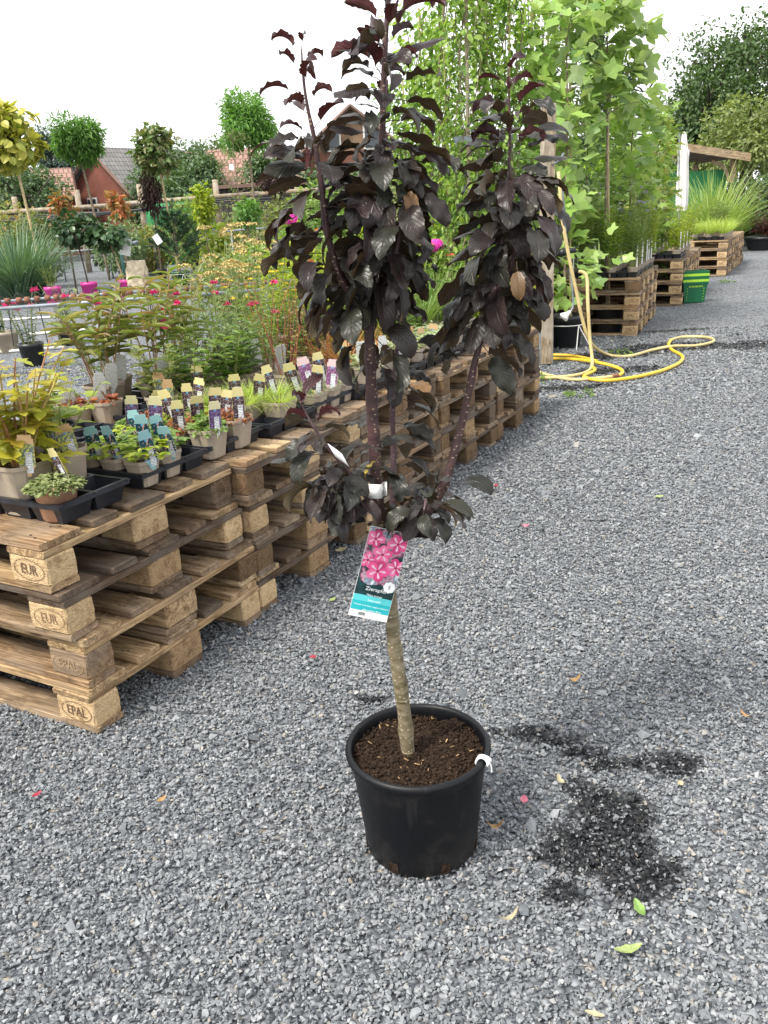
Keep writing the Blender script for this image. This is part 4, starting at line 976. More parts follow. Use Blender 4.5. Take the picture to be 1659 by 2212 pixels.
P_S = sqpot_mesh(.094, .085, M_TAUPE); P_M = sqpot_mesh(.118, .105, M_TAUPE); P_L = sqpot_mesh(.15, .135, M_TAUPE); P_BIG = sqpot_mesh(.148, .15, M_TAUPE, .76)
CZ = TOPZ + .0045
def at_row(a, b, z=CZ): return row(a, b, z)
# corner tray
t = potted('potted_plant', 'yellow-leaved plant with red stalks in a taupe pot at the pallet corner', 'plant', at_row(.175, .315), P_BIG, RROT)
p_stems(t, .14, 20, .34, .62, T_MAPLE, .085, 9, G_YEL, leafmat('yellow_stalk', [(.45, .36, .12), (.40, .12, .10)], trans=0), base=.03, r=.004, up=.2, start=.35)
p_rosette(t, .15, 50, .11, .07, T_MAPLE, G_YEL, .10)
plabel(t, 'orange', .045, -.065, .135, .1, .05, 1.15)
t = potted('potted_plant', 'lime-leaved plant with pictured label behind the yellow one', 'plant', at_row(.31, .315), P_BIG, RROT)
p_stems(t, .14, 14, .2, .8, T_MAPLE, .08, 6, G_LIME, base=.03, r=.003, up=.2, start=.4); plabel(t, 'orange', .055, -.035, .135, .1, .05, 1.1)
t = potted('potted_plant', 'pale sedum cushion in a round terracotta pot on the corner tray', 'plant', at_row(.155, .168), rdpot_mesh(.062, .046, .102, M_TERRA), 0)
p_rosette(t, .094, 900, .076, .014, T_oval(.7), G_SED, .030); plabel(t, 'yellow', .032, .015, .098, -.3, .05, .95)
t = potted('potted_plant', 'broad yellow-green plant at the left picture edge behind the corner pot', 'plant', at_row(.18, .56), P_BIG, RROT)
p_stems(t, .14, 14, .36, .6, T_MAPLE, .09, 8, G_YEL, base=.03, r=.004, up=.2)
# strawberries
for k, (a, b, lx) in enumerate([(.482, .150, .03), (.585, .150, .02), (.482, .252, .0), (.585, .255, .02), (.482, .355, .01), (.69, .255, .0), (.69, .36, 0)]):
    w_ = ['at the tray corner', 'beside the empty black cell', 'with a leaning card, second row', 'in the middle of its tray', 'at the inner end of its row', 'behind the empty cell', 'farthest back in its tray'][k]
    t = potted('potted_plant', f'leafy strawberry plant with teal label {w_}', 'plant', at_row(a, b), P_S, RROT, 'strawberry plants with teal labels')
    z = .08; n = 17; az = rng.uniform(0, 2 * PI, n); q = rng.uniform(.02, .062, n)
    P, D, U, Sz = [], [], [], []
    for i in range(n):
        hgt = z + rng.uniform(.005, .05)
        for o_ in (-1.0, 0, 1.0): P.append((q[i] * math.cos(az[i]), q[i] * math.sin(az[i]), hgt)); D.append((math.cos(az[i] + o_), math.sin(az[i] + o_), rng.uniform(-.1, .3))); U.append((rng.uniform(-.2, .2), rng.uniform(-.2, .2), 1)); Sz.append(rng.uniform(.026, .040))
    foliage('foliage', [scatter(T_oval(.75, .2), np.array(P), np.array(D), np.array(U), np.array(Sz))], G_MID if k % 2 else G_LIME, t)
    plabel(t, 'teal', .012 + lx, -.038 if k < 2 else -.02, .075, .12, .10, 1.12)
# edge pots further along
t = potted('potted_plant', 'curly parsley-green plant with purple label in a taupe pot', 'plant', at_row(.81, .150), P_M, RROT)
p_rosette(t, .095, 260, .062, .022, T_MAPLE, G_MID, .05); plabel(t, 'purple', .035, -.045, .09, .1, .1, 1.15)
t = potted('potted_plant', 'rust-red sedum in a taupe pot on the tray edge', 'plant', at_row(.955, .150), P_M, RROT)
p_rosette(t, .095, 420, .062, .015, T_oval(.7), G_RED, .04); plabel(t, 'yellow', .03, -.045, .09, .15, .1, 1.2); plabel(t, 'yellow', -.035, .02, .09, .15, .1, 1.1)
for k, (a, b, kind, mat) in enumerate([(.80, .27, 'yellow', G_RED), (.91, .28, 'yellow', G_RED), (.80, .38, 'purple', G_MID), (.91, .39, 'yellow', G_LIME), (.80, .49, 'purple', G_MID), (.92, .50, 'yellow', G_RED), (1.02, .29, 'yellow', G_LIME), (1.03, .42, 'yellow', G_MID), (1.04, .53, 'orange', G_RED)]):
    t = potted('potted_plant', f'low alpine plant with {kind} label, {ORD[k]} from the camera in the alpine block', 'plant', at_row(a, b), P_S, RROT, 'low alpine plants behind the rust-red sedum')
    p_rosette(t, .08, 200, .055, .016, T_oval(.6), mat, .04); plabel(t, kind, .01, -.02, .08, .15, .1, 1.15)
for k, (a, b) in enumerate([(1.245, .150), (1.17, .262), (1.28, .268), (1.39, .27), (1.16, .37), (1.28, .375), (1.39, .385), (1.17, .48)]):
    t = potted('potted_grass', f'tuft of lime blue-fescue grass, {ORD[k]} from the camera among the lime tufts', 'grass', at_row(a, b), P_M if k < 2 else P_S, RROT, 'lime grass tufts on the near row')
    p_tuft(t, .085, 260, .115, 1.1, G_GRASS, .022, .035)
    if k in (2, 3, 5, 7): plabel(t, 'yellow', .0, -.03, .09, .15, .1, 1.1)
for k, (a, b, kind) in enumerate([(1.50, .15, 'yellow'), (1.61, .15, 'pink'), (1.72, .155, 'purple'), (1.52, .26, 'yellow'), (1.63, .265, 'pink'), (1.74, .27, 'yellow')]):
    t = potted('potted_plant', f'small thrift tuft with {kind} label, {ORD[k]} from the camera beside the dark stem', 'plant', at_row(a, b), P_S, RROT, 'small tufts beside the dark apple stem')
    p_tuft(t, .08, 110, .07, 1.3, G_BLUE, .03, .035); plabel(t, kind, .012, -.035, .078, .15, .08, 1.25)
# back edge: peonies and white labels
for k, (a, b, ps, lab) in enumerate([(1.22, 1.03, P_L, 'big peony with bronze-tinged leaves in a square taupe pot'), (1.40, .90, P_L, 'second big bronze peony right of the first, in a square taupe pot'), (1.36, 1.12, P_L, 'peony half hidden behind the two front peonies'), (1.60, .98, P_L, 'peony leaning over the pots behind the second peony')]):
    t = potted('potted_peony', lab, 'plant', at_row(a, b), ps, RROT + .1 * k, 'potted peonies on the inner pallet edge')
    p_stems(t, .125, 9, .36 + .03 * k, .42, OVN, .15, 9, G_PEO, leafmat('peony_stalk', [(.30, .26, .10), (.34, .16, .08)], trans=0), base=.04, r=.0035, start=.45, up=.55)
    plabel(t, 'white', .05, -.06, .12, .3, .2, 1.15)
for k, (a, b) in enumerate([(.98, .96), (1.06, .87), (.93, 1.08), (1.08, 1.13), (.86, 1.0)]):
    t = potted('potted_plant', f'small dying plant with white text label, {ORD[k]} from the gravel aisle', 'plant', at_row(a, b), P_M, RROT, 'small plants with white text labels')
    p_rosette(t, .095, 60, .05, .028, T_MAPLE, G_RED if k < 2 else G_MID, .03); plabel(t, 'white', -.02, .0, .095, .25, .12, 1.12)

# mixed perennials on the rest of the row
kinds = {
 'lance': ('bushy green perennial with narrow lance leaves', lambda t: p_stems(t, .08, 14, .30, .4, OVN, .075, 14, G_BLUE, r=.002, up=.6)),
 'yarrow': ('tall yarrow with flat tan flower heads', lambda t: (p_stems(t, .08, 10, .62, .28, KT, .05, 10, G_BLUE, r=.002, up=.6, fmat=F_TAN, fsize=.034, fstyle='flat'))),
 'scabious': ('thin-stemmed scabious with crimson pompom flowers', lambda t: p_stems(t, .08, 9, .40, .5, OVN, .06, 7, G_MID, r=.0015, up=.5, fmat=F_CRIM, fsize=.020, fn=.55)),
 'redstem': ('wiry plant with bare dark red stems', lambda t: p_stems(t, .08, 9, .42, .3, KT, .035, 9, G_PEO, G_RSTEM, r=.0022, up=.5)),
 'yellow': ('leafy perennial with yellow daisy flowers', lambda t: p_stems(t, .08, 12, .42, .4, OVN, .06, 12, G_LIME, r=.002, up=.6, fmat=F_YEL, fsize=.024, fn=.5, fstyle='daisy')),
 'feathery': ('feathery lime green perennial', lambda t: p_stems(t, .08, 22, .50, .38, T_kite(.16), .05, 22, G_LIME, r=.0014, up=.9)),
 'sedge': ('orange-brown sedge tuft', lambda t: p_tuft(t, .08, 110, .28, .5, G_OST, .013, .03)),
 'broad': ('light green broad-leaved perennial', lambda t: p_stems(t, .08, 10, .24, .5, OV, .08, 9, G_OLV if random.random() < .5 else G_MID, r=.0025, up=.5)),
 'silver': ('silver variegated low plant', lambda t: p_stems(t, .08, 12, .10, .8, OVN, .055, 8, G_SIL, r=.002, up=.7)),
 'grassy': ('fine green grassy perennial', lambda t: p_tuft(t, .08, 150, .42, .35, G_MID, .014, .035)),
 'greyblue': ('grey-green leafy perennial with paper label', lambda t: p_stems(t, .08, 14, .34, .35, OV, .05, 14, G_SIL if random.random() < .3 else G_BLUE, r=.002, up=.6)),
 'coneflower': ('coneflower with drooping orange-red petals', lambda t: p_stems(t, .08, 6, .66, .22, OVN, .08, 9, G_MID, r=.003, up=.5, fmat=F_ORG, fsize=.034, fn=.9, fstyle='daisy')),
}
lay = []
def K(kind, *pts): lay.extend((kind, a, b) for a, b in pts)
K('broad', (1.20, .70), (1.38, .66), (1.56, .62), (1.76, .82))
K('scabious', (1.55, .80), (1.74, .98), (1.36, 1.24 - .06), (1.95, .72))
K('redstem', (1.74, .44), (1.86, .58), (2.02, .44))
K('sedge', (2.02, .30), (2.16, .46), (2.30, .32))
K('lance', (1.72, .66), (2.20, .62), (2.36, .80), (2.66, .64), (3.3, .9), (2.9, .45))
K('yarrow', (1.92, .94), (2.1, 1.08), (2.32, 1.0), (2.06, .82))
K('feathery', (1.90, 1.12), (2.36, .60), (2.54, .92), (2.76, .82), (3.1, .62), (3.6, .7))
K('yellow', (2.5, .74), (2.22, .9), (2.74, 1.04), (3.0, .95), (2.62, 1.12))
K('silver', (2.60, .17), (2.74, .17), (2.88, .18), (3.02, .19), (2.66, .30), (2.82, .32), (1.98, .16), (2.12, .18), (2.30, .17), (2.46, .17))
K('grassy', (2.50, .46), (2.72, .48), (3.14, .44), (3.5, .5), (3.8, .62))
K('greyblue', (2.92, .70), (3.2, .76), (3.4, .34), (3.46, 1.0), (3.75, .9), (2.18, 1.14))
K('coneflower', (2.95, 1.1), (3.25, .55), (3.62, .36))
from collections import defaultdict
by = defaultdict(list)
for kd, a, b in lay: by[kd].append((a, b))
for kd, pts in by.items():
    pts.sort(key=lambda q: np.hypot(*row(q[0], q[1])[:2]))
    for k, (a, b) in enumerate(pts):
        desc, fn_ = kinds[kd]
        t = potted('potted_perennial', f'{desc}, {ORD[k]} from the camera of its kind' if len(pts) > 1 else desc, 'plant', at_row(a, b), P_M, RROT, 'mixed perennials on the near row')
        fn_(t)
        if random.random() < .55: plabel(t, random.choice(['orange', 'yellow', 'white', 'orange']), random.uniform(-.03, .03), -.04, .09, .2, .12, 1.2)
# phlox with bright magenta heads standing out between the dark crowns
for lab, (x, y), a, b in (('tall phlox with a bright magenta flower head between the two purple crowns', (940, 530), 3.35, .42), ('phlox whose magenta head shows at the crown left edge', (624, 470), 2.75, 1.16)):
    p = at_row(a, b); t = potted('potted_phlox', lab, 'plant', p, P_M, RROT, 'magenta phlox')
    tgt = atY(x, y, p[1]); h = tgt[2] - p[2] - .08
    m = MB(); P = spline([(0, 0, .08), ((tgt[0] - p[0]) * .4, 0, .08 + h * .5), (tgt[0] - p[0], 0, .08 + h)], 10); m.tube(P, .0035, 5); m.obj('stem', G_STEM, t)
    LP = np.repeat(P[2:-1], 3, 0); n = len(LP); az = np.arange(n) * GA
    foliage('foliage', [scatter(OVN, LP, np.stack([np.cos(az), np.sin(az), np.full(n, .35)], 1), np.tile([0, 0, 1.0], (n, 1)), .10)], G_MID, t)
    parts = []; fs = .05
    for _ in range(34):
        c = rdir(1)[0]; c_ = P[-1] + c * fs * np.array([1, .8, .7]); x_ = nrm(np.cross(c, [.3, .2, 1])); y_ = np.cross(c, x_); a_ = np.linspace(0, 2 * PI, 5, endpoint=False)
        parts.append(scatter(T_kite(.9), np.tile(c_, (5, 1)), np.outer(np.cos(a_), x_) + np.outer(np.sin(a_), y_), np.tile(c, (5, 1)), .018))
    foliage('flower', parts, F_MAG, t)
# ------------------------------------------------------------------ right side: post, hose, climbers, tulip trees, far stacks' plants
def pos(x, y, Y): return atY(x, y, Y)
g0 = atZ(1190, 789); PO = np.array([1.475, 7.37, 0])
post = thing('wooden_post', 'squared wooden post carrying the hose tap beside the black pot', 'post', PO, .12)
m = MB(); rings = []
for z in np.linspace(.02, 2.07, 9): rings.append([(x + rng.uniform(-.002, .002), y + rng.uniform(-.002, .002), z) for x, y in ((-.046, -.05), (.046, -.05), (.05, -.046), (.05, .046), (.046, .05), (-.046, .05), (-.05, .046), (-.05, -.046))])
V = np.concatenate(rings); V2 = np.stack([V[:, 2] - 1.0, V[:, 0], V[:, 1]], 1)   # grain runs along local X, then stand it up
mm = MB(); mm.loft([r for r in V2.reshape(9, 8, 3)]); o = mm.obj('timber', M_POST, post); o.rotation_euler = (0, -PI / 2, 0); o.matrix_local = Matrix(((0, 1, 0, 0), (0, 0, 1, 0), (1, 0, 0, 1.0), (0, 0, 0, 1)))
for sx in (-1, 1):
    m = MB(); m.box((sx * .055, 0, .21), (.006, .07, .42)); m.obj('steel_bracket', M_STEEL, post)
m = MB(); m.tube([(.05, -.02, 0.93), (.12, -.03, .93)], .024, 10); m.tube([(.10, -.03, .93), (.16, -.03, .945)], .034, 10); m.tube([(.16, -.03, .945), (.24, -.03, .95)], .022, 10); m.obj('tap', M_BLACKPL, post, True)
m = MB(); m.tube([(.02, -.05, 1.62), (.06, -.10, 1.64), (.10, -.10, 1.70)], .008, 6); m.obj('hook', M_STEEL, post, True)

def hose(name, label, pts, r, mat, n):
    """pts: (x, y, Y) with a depth, or (x, y) lying on the ground, or (x, y, 0, lift)"""
    P = []
    for p in pts:
        if len(p) == 3: P.append(atY(*p))
        else: q = atZ(p[0], p[1], r + .006 + (p[3] if len(p) == 4 else 0)); P.append(q)
    P = spline(P, n); t = thing(name, label, 'hose', P[0]); m = MB(); m.tube(P, r, 10); m.obj('tube', mat, t, True, P[0]); return t, P
ht, HP = hose('garden_hose', 'pale yellow hose hanging from the post and looping out across the gravel', [(1206, 372, 7.25), (1209, 400, 7.22), (1214, 470, 7.2), (1230, 560, 7.2), (1245, 630, 7.2), (1258, 690, 7.2), (1276, 740, 7.25), (1312, 766), (1360, 769), (1410, 756), (1452, 748, 0, .022), (1500, 747), (1536, 740), (1541, 733), (1520, 728), (1475, 728), (1450, 734)], .0140, M_CHOSE, 110)
P = spline([HP[-1]] + [atZ(x, y, .023) for x, y in ((1444, 745), (1452, 756), (1470, 766), (1475, 775), (1462, 787), (1425, 802), (1370, 815), (1310, 822), (1272, 818), (1262, 812), (1285, 800), (1278, 792))], 70)
m = MB(); m.tube(P, .0142, 10); m.obj('bright_end', M_YHOSE, ht, True, ht.location)
ht2, HP2 = hose('garden_hose', 'yellow hose running from the tap down into a coil at the post foot', [(1250, 586, 7.32), (1262, 590, 7.30), (1268, 605, 7.28), (1270, 660, 7.22), (1274, 730, 7.2), (1279, 775, 7.15), (1276, 796), (1255, 808), (1205, 815), (1150, 816), (1110, 808), (1100, 790), (1150, 800), (1190, 812), (1240, 820), (1300, 816), (1335, 812)], .0140, M_CHOSE, 100)
P = spline([HP2[-1]] + [atZ(x, y, .024 + l) for x, y, l in ((1345, 804, 0), (1335, 795, 0), (1300, 785, .02), (1240, 776, 0), (1180, 775, 0), (1155, 778, 0), (1150, 772, 0), (1190, 767, 0), (1240, 769, 0), (1290, 780, .0))], 60)
m = MB(); m.tube(P, .0142, 10); m.obj('bright_coil', M_YHOSE, ht2, True, ht2.location)
m = MB(); m.tube(HP2[-4:], .021, 10); m.obj('coupling', M_RUST, ht2, True, ht2.location)
ln = thing('watering_lance', 'thin metal watering lance with white rose hanging on the post', 'lance', atY(1236, 660, 7.3))
P = spline([atY(1211, 400, 7.3), atY(1222, 500, 7.28), atY(1234, 600, 7.27), atY(1238, 660, 7.26), atY(1228, 676, 7.25)], 20)
m = MB(); m.tube(P, .008, 8); m.obj('shaft', M_STEEL, ln, True, ln.location)
d = nrm(P[-1] - P[-2]); m = MB(); m.tube([P[-1] - d * .02, P[-1] + d * .01, P[-1] + d * .05, P[-1] + d * .06], [.012, .018, .042, .04], 14); m.obj('rose', M_PAPER, ln, True, ln.location)
m = MB(); m.tube(P[:4], .016, 8); m.obj('grip', M_STEEL, ln, True, ln.location)

def wire_stand(t, r, h, z=.2):
    a = np.linspace(0, 2 * PI, 24, endpoint=False); m = MB(); m.tube(np.stack([r * np.cos(a), r * np.sin(a), np.full(24, z)], 1), .005, 5, closed=True); m.obj('stand_ring', M_WIRE, t)
    for k in range(4):
        b = k * PI / 2 + .5; c, s = math.cos(b), math.sin(b)
        for o_ in (-.35, .35): m = MB(); m.tube([(r * c, r * s, z), (r * 1.55 * math.cos(b + o_), r * 1.55 * math.sin(b + o_), .0)], .005, 5); m.obj('stand_leg', M_WIRE, t)
P_TREE = rdpot_mesh(.165, .13, .31, M_BLACKPL)
G_TUL = leafmat('tulip_leaf', [(.22, .36, .08), (.31, .46, .12), (.40, .53, .19), (.17, .29, .09)], back=(.34, .43, .24), trans=.42, rough=.4)
G_CLIMB = leafmat('climber_leaf', [(.20, .32, .06), (.29, .42, .09), (.37, .50, .13), (.10, .19, .05), (.16, .27, .06)], trans=.45, rough=.4)
G_GUM = leafmat('sweetgum_leaf', [(.22, .34, .07), (.30, .42, .10), (.16, .27, .07), (.36, .32, .10)], trans=.4)
G_OAK = leafmat('oak_leaf', [(.055, .105, .035), (.08, .145, .045), (.115, .18, .06)], trans=.3)
G_YOAK = leafmat('yellow_oak_leaf', [(.17, .21, .07), (.23, .27, .09), (.13, .17, .06)], trans=.35)

def branchy(name, label, base, top, mat, T, size, n, wid, z0, bark=M_BARK, potm=P_TREE, r=.014, stake=None, group=None, shape=None, lean=0.0, twigs=22, cat='tree'):
    """young nursery tree: trunk with whips of leaves, in a pot"""
    base = np.array(base, float); top = np.array(top, float)
    t = potted(name, label, cat, base, potm) if potm else thing(name, label, cat, base)
    H = top[2] - base[2]; dx, dy = top[0] - base[0], top[1] - base[1]
    tr = spline([(0, 0, .05), (dx * .3 + rng.uniform(-.03, .03), dy * .3, H * .35), (dx * .7 + rng.uniform(-.03, .03), dy * .7, H * .7), (dx, dy, H)], 16); m = MB(); m.tube(tr, np.linspace(r, r * .35, 16), 7); m.obj('trunk', bark, t, True)
    tw = MB(); P, D = [], []
    for k in range(twigs):
        f = z0 + (1 - z0) * (k + rng.random()) / twigs; i = min(int(f * 15), 14); p = tr[i] + (tr[i + 1] - tr[i]) * (f * 15 - i)
        prof = shape(f) if shape else math.sin(PI * min(1, .25 + .75 * (f - z0) / (1 - z0)))
        a = k * GA + rng.uniform(-.4, .4); L = wid * (prof * .8 + .25) * rng.uniform(.65, 1.1); e = rng.uniform(.1, .7)
        q = p + L * np.array([math.cos(a) * math.cos(e), math.sin(a) * math.cos(e), math.sin(e)]); C = spline([p, (p + q) / 2 + np.array([0, 0, .04 * L]), q - np.array([0, 0, .08 * L])], 5); tw.tube(C, np.linspace(r * .35, r * .12, 5), 4, cap=False)
        m_ = max(3, n // twigs); g = rng.uniform(.15, 1.05, m_) ** .8
        pp = np.array([C[min(int(v * 4), 3)] + (C[min(int(v * 4), 3) + 1] - C[min(int(v * 4), 3)]) * (v * 4 - min(int(v * 4), 3)) for v in g]); P.append(pp + rng.normal(size=pp.shape) * size * .35); dd = nrm(rng.normal(size=pp.shape) + nrm(q - p) * 1.0 + np.array([0, 0, -.2])); D.append(dd)
    tw.obj('twig_cluster', bark, t); P = np.concatenate(P); D = np.concatenate(D); U = np.tile([0, -.25, 1.0], (len(P), 1)) + rng.normal(size=P.shape) * .45
    foliage('crown', [scatter(T, P, D, U, size * rng.uniform(.6, 1.2, len(P)))], mat, t)
    if stake: m = MB(); m.tube([(stake[0], stake[1], .05), (stake[0] + dx * .9, stake[1] + dy * .9, stake[2])], .011, 6); m.obj('stake', M_BAMBOO, t)
    return t
gz = lambda p: np.array([p[0], p[1], 0.0])
# tulip trees
tb = atZ(1236, 748); t = branchy('tulip_tree', 'tall young tulip tree in a black pot behind the post', gz((1.86, 8.3)), atY(1222, 30, 8.6), G_TUL, T_TULIP, .15, 300, .34, .30, r=.016, stake=(.05, .03, 2.4), shape=lambda f: .65 + .5 * f, twigs=34)
wire_stand(t, .175, .3, .22)
P, o_ = crown_pts((.08, -.05, .72), (.36, .3, .32), 60, 7, .6); foliage('foliage', [scatter(T_TULIP, P, o_ + np.array([0, 0, .2]), np.tile([0, -.3, 1.0], (60, 1)) + rng.normal(size=(60, 3)) * .4, .12)], G_TUL, t)
branchy('tulip_tree', 'tulip tree whose broad pale crown fills the gap right of the post', gz((2.45, 9.0)), atY(1310, -20, 9.1), G_TUL, T_TULIP, .18, 330, .40, .62, r=.016, stake=(.03, .03, 2.5), shape=lambda f: 1.15 - .4 * abs(f - .85), twigs=26)
branchy('tulip_tree', 'shorter tulip tree with bright pointed crown above the hose stack', gz((2.9, 9.3 + .6)), atY(1372, 225, 9.9), G_TUL, T_TULIP, .15, 190, .36, .55, r=.014, shape=lambda f: 1.0 - .5 * f, twigs=22)
branchy('young_maple', 'leafy green maple between the post and the pale tulip tree', gz((2.35, 9.6)), atY(1275, 240, 9.7), G_TUL, T_MAPLE, .10, 620, .46, .22, r=.012, twigs=34)
branchy('young_maple', 'bushy green maple low behind the hose stack', gz((2.9, 10.4)), atY(1330, 330, 10.4), G_CLIMB, T_MAPLE, .10, 520, .5, .2, r=.012, twigs=30)
# climbers on stakes
cl = [(905, 30, 9.0), (955, -60, 8.6), (1005, -60, 8.2), (1050, -60, 8.8), (1100, -60, 8.4), (1150, -60, 8.9), (1185, 20, 9.3), (870, 180, 9.6), (1040, -60, 9.8), (940, 60, 10.0)]
for k, (x, y, Y) in enumerate(cl):
    top = atY(x, y, Y); H = top[2]
    t = potted('climbing_plant', f'light green climber on a tall stake, {["first", "second", "third", "fourth", "fifth", "sixth", "seventh", "eighth", "ninth", "tenth"][sorted(range(10), key=lambda i: cl[i][0]).index(k)]} from the left of the climber wall', 'climber', (top[0] - .05, Y, 0), P_TREE, 0, 'wall of light green climbers')
    m = MB(); m.tube([(.05, 0, .05), (.05, 0, H + .05)], .018 if k in (2, 8) else .010, 6); m.obj('stake', M_POST if k in (2, 8) else M_BAMBOO, t)
    if k in (2, 4): m = MB(); m.box((.02, -.02, 1.9), (.2, .03, .05)); m.obj('stake_clip', M_STEEL, t)
    m = MB()
    for j in range(5):
        ph = rng.uniform(0, 6); zz = np.linspace(.3, H * rng.uniform(.85, 1.05), 14); rr = rng.uniform(.03, .13)
        m.tube(np.stack([.05 + rr * np.cos(zz * 3 + ph), rr * np.sin(zz * 3 + ph), zz], 1), .005, 4)
    m.obj('vine_cluster', M_BARK, t)
    n = 1250; z = H * rng.uniform(.12, 1.02, n) ** .8; rad = (.20 + .10 * np.sin(z * 2.6 + k) + .06 * np.sin(z * 7 + 2 * k)) * rng.uniform(.25, 1.15, n); a = rng.uniform(0, 2 * PI, n)
    P = np.stack([.05 + rad * np.cos(a), rad * np.sin(a), z], 1); D = np.stack([np.cos(a), np.sin(a), np.full(n, -.5)], 1) + rng.normal(size=(n, 3)) * .55
    foliage('foliage', [scatter(T_oval(.62, .2), P, D, np.stack([np.cos(a) * .5, np.sin(a) * .5, np.ones(n)], 1) + rng.normal(size=(n, 3)) * .4, .064 * rng.uniform(.5, 1.3, n))], G_CLIMB, t)
# dark trees and cypress behind
t = branchy('laurel_tree', 'dark glossy evergreen tree behind the tulip crowns', gz(atY(1335, 300, 13)), atY(1338, 160, 13), leafmat('laurel_leaf', [(.02, .055, .02), (.035, .085, .03), (.05, .11, .04)], trans=.15, rough=.3), OVN, .17, 460, .5, .45, r=.02, twigs=36)
cb = gz(atY(1290, 0, 17)); t = thing('cypress_tree', 'narrow dark cypress top behind the tulip trees', 'tree', cb)
m = MB(); m.tube([(0, 0, 0), (0, 0, 4.4)], [.07, .02], 7); m.obj('trunk', M_BARKD, t)
foliage('crown', [leaf_cloud((0, 0, 2.6), (.38, .38, 2.4), 3800, T_kite(.3), .14, 40, .3, -.4)], G_OAK, t)
# sweetgums
for k, (x, yt, Y, lab, w_) in enumerate([(1432, 250, 12.5, 'sweetgum with star leaves left of the closed parasol', .36), (1405, 300, 11.6, 'sweetgum with star leaves above the hose stack plants', .42)]):
    branchy('sweetgum_tree', lab, gz(atY(x, 400, Y)), atY(x, yt, Y), G_GUM, T_STAR, .13, 520, w_, .12, r=.014, twigs=40, shape=lambda f: 1.1 - .75 * f)

# plants on the far stacks
def onstack(O_, U_, a, b, z=TOPZ + .006): v_ = np.array([-U_[1], U_[0]]); p = O_ + U_ * a + v_ * b; return np.array([p[0], p[1], z])
def fartray(O_, U_, a, b, label):
    th = math.atan2(U_[1], U_[0]); t = thing('plant_tray', label, 'tray', onstack(O_, U_, a, b, TOPZ), th - PI / 2, 'black cell trays on the far pallets')
    m = MB()
    for i in range(4): m.box((-.256, .006 + i * .1, .051), (.512, .012, .004))
    for j in range(6): m.box((-.006 - j * .1, .156, .0522), (.012, .312, .004))
    m.obj('rim', M_TRAY, t)
    for i in range(3):
        for j in range(5): c = link('cell', CELL[.1], t); c.location = (-.006 - (j + .5) * .1, .006 + (i + .5) * .1, 0)
for k in range(4): fartray(BO, BU, .04 + .36 * k, .03, f'black tray, {ORD[k]} from the front on the hose stacks')
for k in range(2): fartray(BO, BU, .04 + .36 * k, .58, f'black tray, {ORD[k]} from the front on the hose stacks, inner line')
fartray(CO, CU, .05, .03, 'black tray on the stack directly behind the green basket'); fartray(CO, CU, .45, .03, 'second black tray back behind the green basket'); fartray(DO, DU, .04, .05, 'black tray under the yellow-green grasses on the farthest row')
F_LAV = leafmat('lavender_flower', [(.36, .30, .52), (.45, .38, .58)], trans=.1, tcol=(1, 1, 1))
bk = {'gaura': ('airy white-flowered perennial on the hose stacks', lambda t: p_stems(t, .08, 14, .75, .28, OVN, .07, 14, G_MID, r=.002, up=.6, start=.35, fmat=F_WHT, fsize=.016, fn=.45)),
      'green': ('upright green perennial on the hose stacks', lambda t: p_stems(t, .08, 16, .55, .22, OVN, .08, 16, random.choice([G_LIME, G_CLIMB, G_MID]), r=.002, up=.8, start=.3)),
      'blue': ('blue-green feathery plant on the hose stacks', lambda t: p_stems(t, .08, 18, .30, .3, T_kite(.2), .06, 22, G_BLUE, r=.002, up=.9)),
      'spire': ('lavender-spired perennial on the hose stacks', lambda t: p_stems(t, .08, 10, .8, .2, OVN, .07, 12, G_MID, r=.0025, up=.7, start=.3, fmat=F_LAV, fsize=.018, fn=.3))}
lay2 = []
for i in range(8):
    for j in range(5):
        a, b = .1 + i * .2, .09 + j * .21
        if i == 0: kd = ['green', 'green', 'blue', 'green', 'green'][j]
        else: kd = random.choice(['gaura', 'green', 'green', 'gaura', 'spire'])
        lay2.append((kd, a + random.uniform(-.02, .02), b))
cnt = defaultdict(int); lay2.sort(key=lambda q: np.hypot(*onstack(BO, BU, q[1], q[2])[:2]))
NUM = ORD + ['seventeenth', 'eighteenth', 'nineteenth', 'twentieth', 'twenty-first', 'twenty-second', 'twenty-third', 'twenty-fourth', 'twenty-fifth']
P_W = sqpot_mesh(.1, .095, M_TAUPE)
for kd, a, b in lay2:
    d_, fn_ = bk[kd]; t = potted('potted_perennial', f'{d_}, {NUM[cnt[kd]]} from the camera of its kind', 'plant', onstack(BO, BU, a, b), P_W, 0, 'perennials on the hose stacks'); cnt[kd] += 1; fn_(t)
    if random.random() < .6: m = MB(); m.box((.03, -.035, .18), (.012, .002, .26)); m.obj('marker_stick', M_PAPER, t)
for k in range(12):
    a, b = .12 + (k // 3) * .42, .1 + (k % 3) * .3
    t = potted('potted_perennial', f'leafy green perennial, {ORD[k]} from the camera on the stacks behind the green basket', 'plant', onstack(CO, CU, a, b), P_W, 0, 'perennials behind the green basket')
    p_stems(t, .08, 14, .42 + .1 * (k % 2), .35, OVN, .09, 14, G_MID if k % 3 else G_LIME, r=.0025, up=.7); m = MB(); m.box((.03, -.035, .18), (.012, .002, .26)); m.obj('marker_stick', M_PAPER, t)
for k in range(14):
    a, b = .12 + (k // 3) * .3, .1 + (k % 3) * .22
    t = potted('potted_grass', f'bright yellow-green grass, {ORD[k]} from the camera on the farthest pallet row', 'grass', onstack(DO, DU, a, b), P_W, 0, 'bright grasses on the farthest row')
    p_tuft(t, .08, 120, .32, .45, G_GRASS, .022, .05)
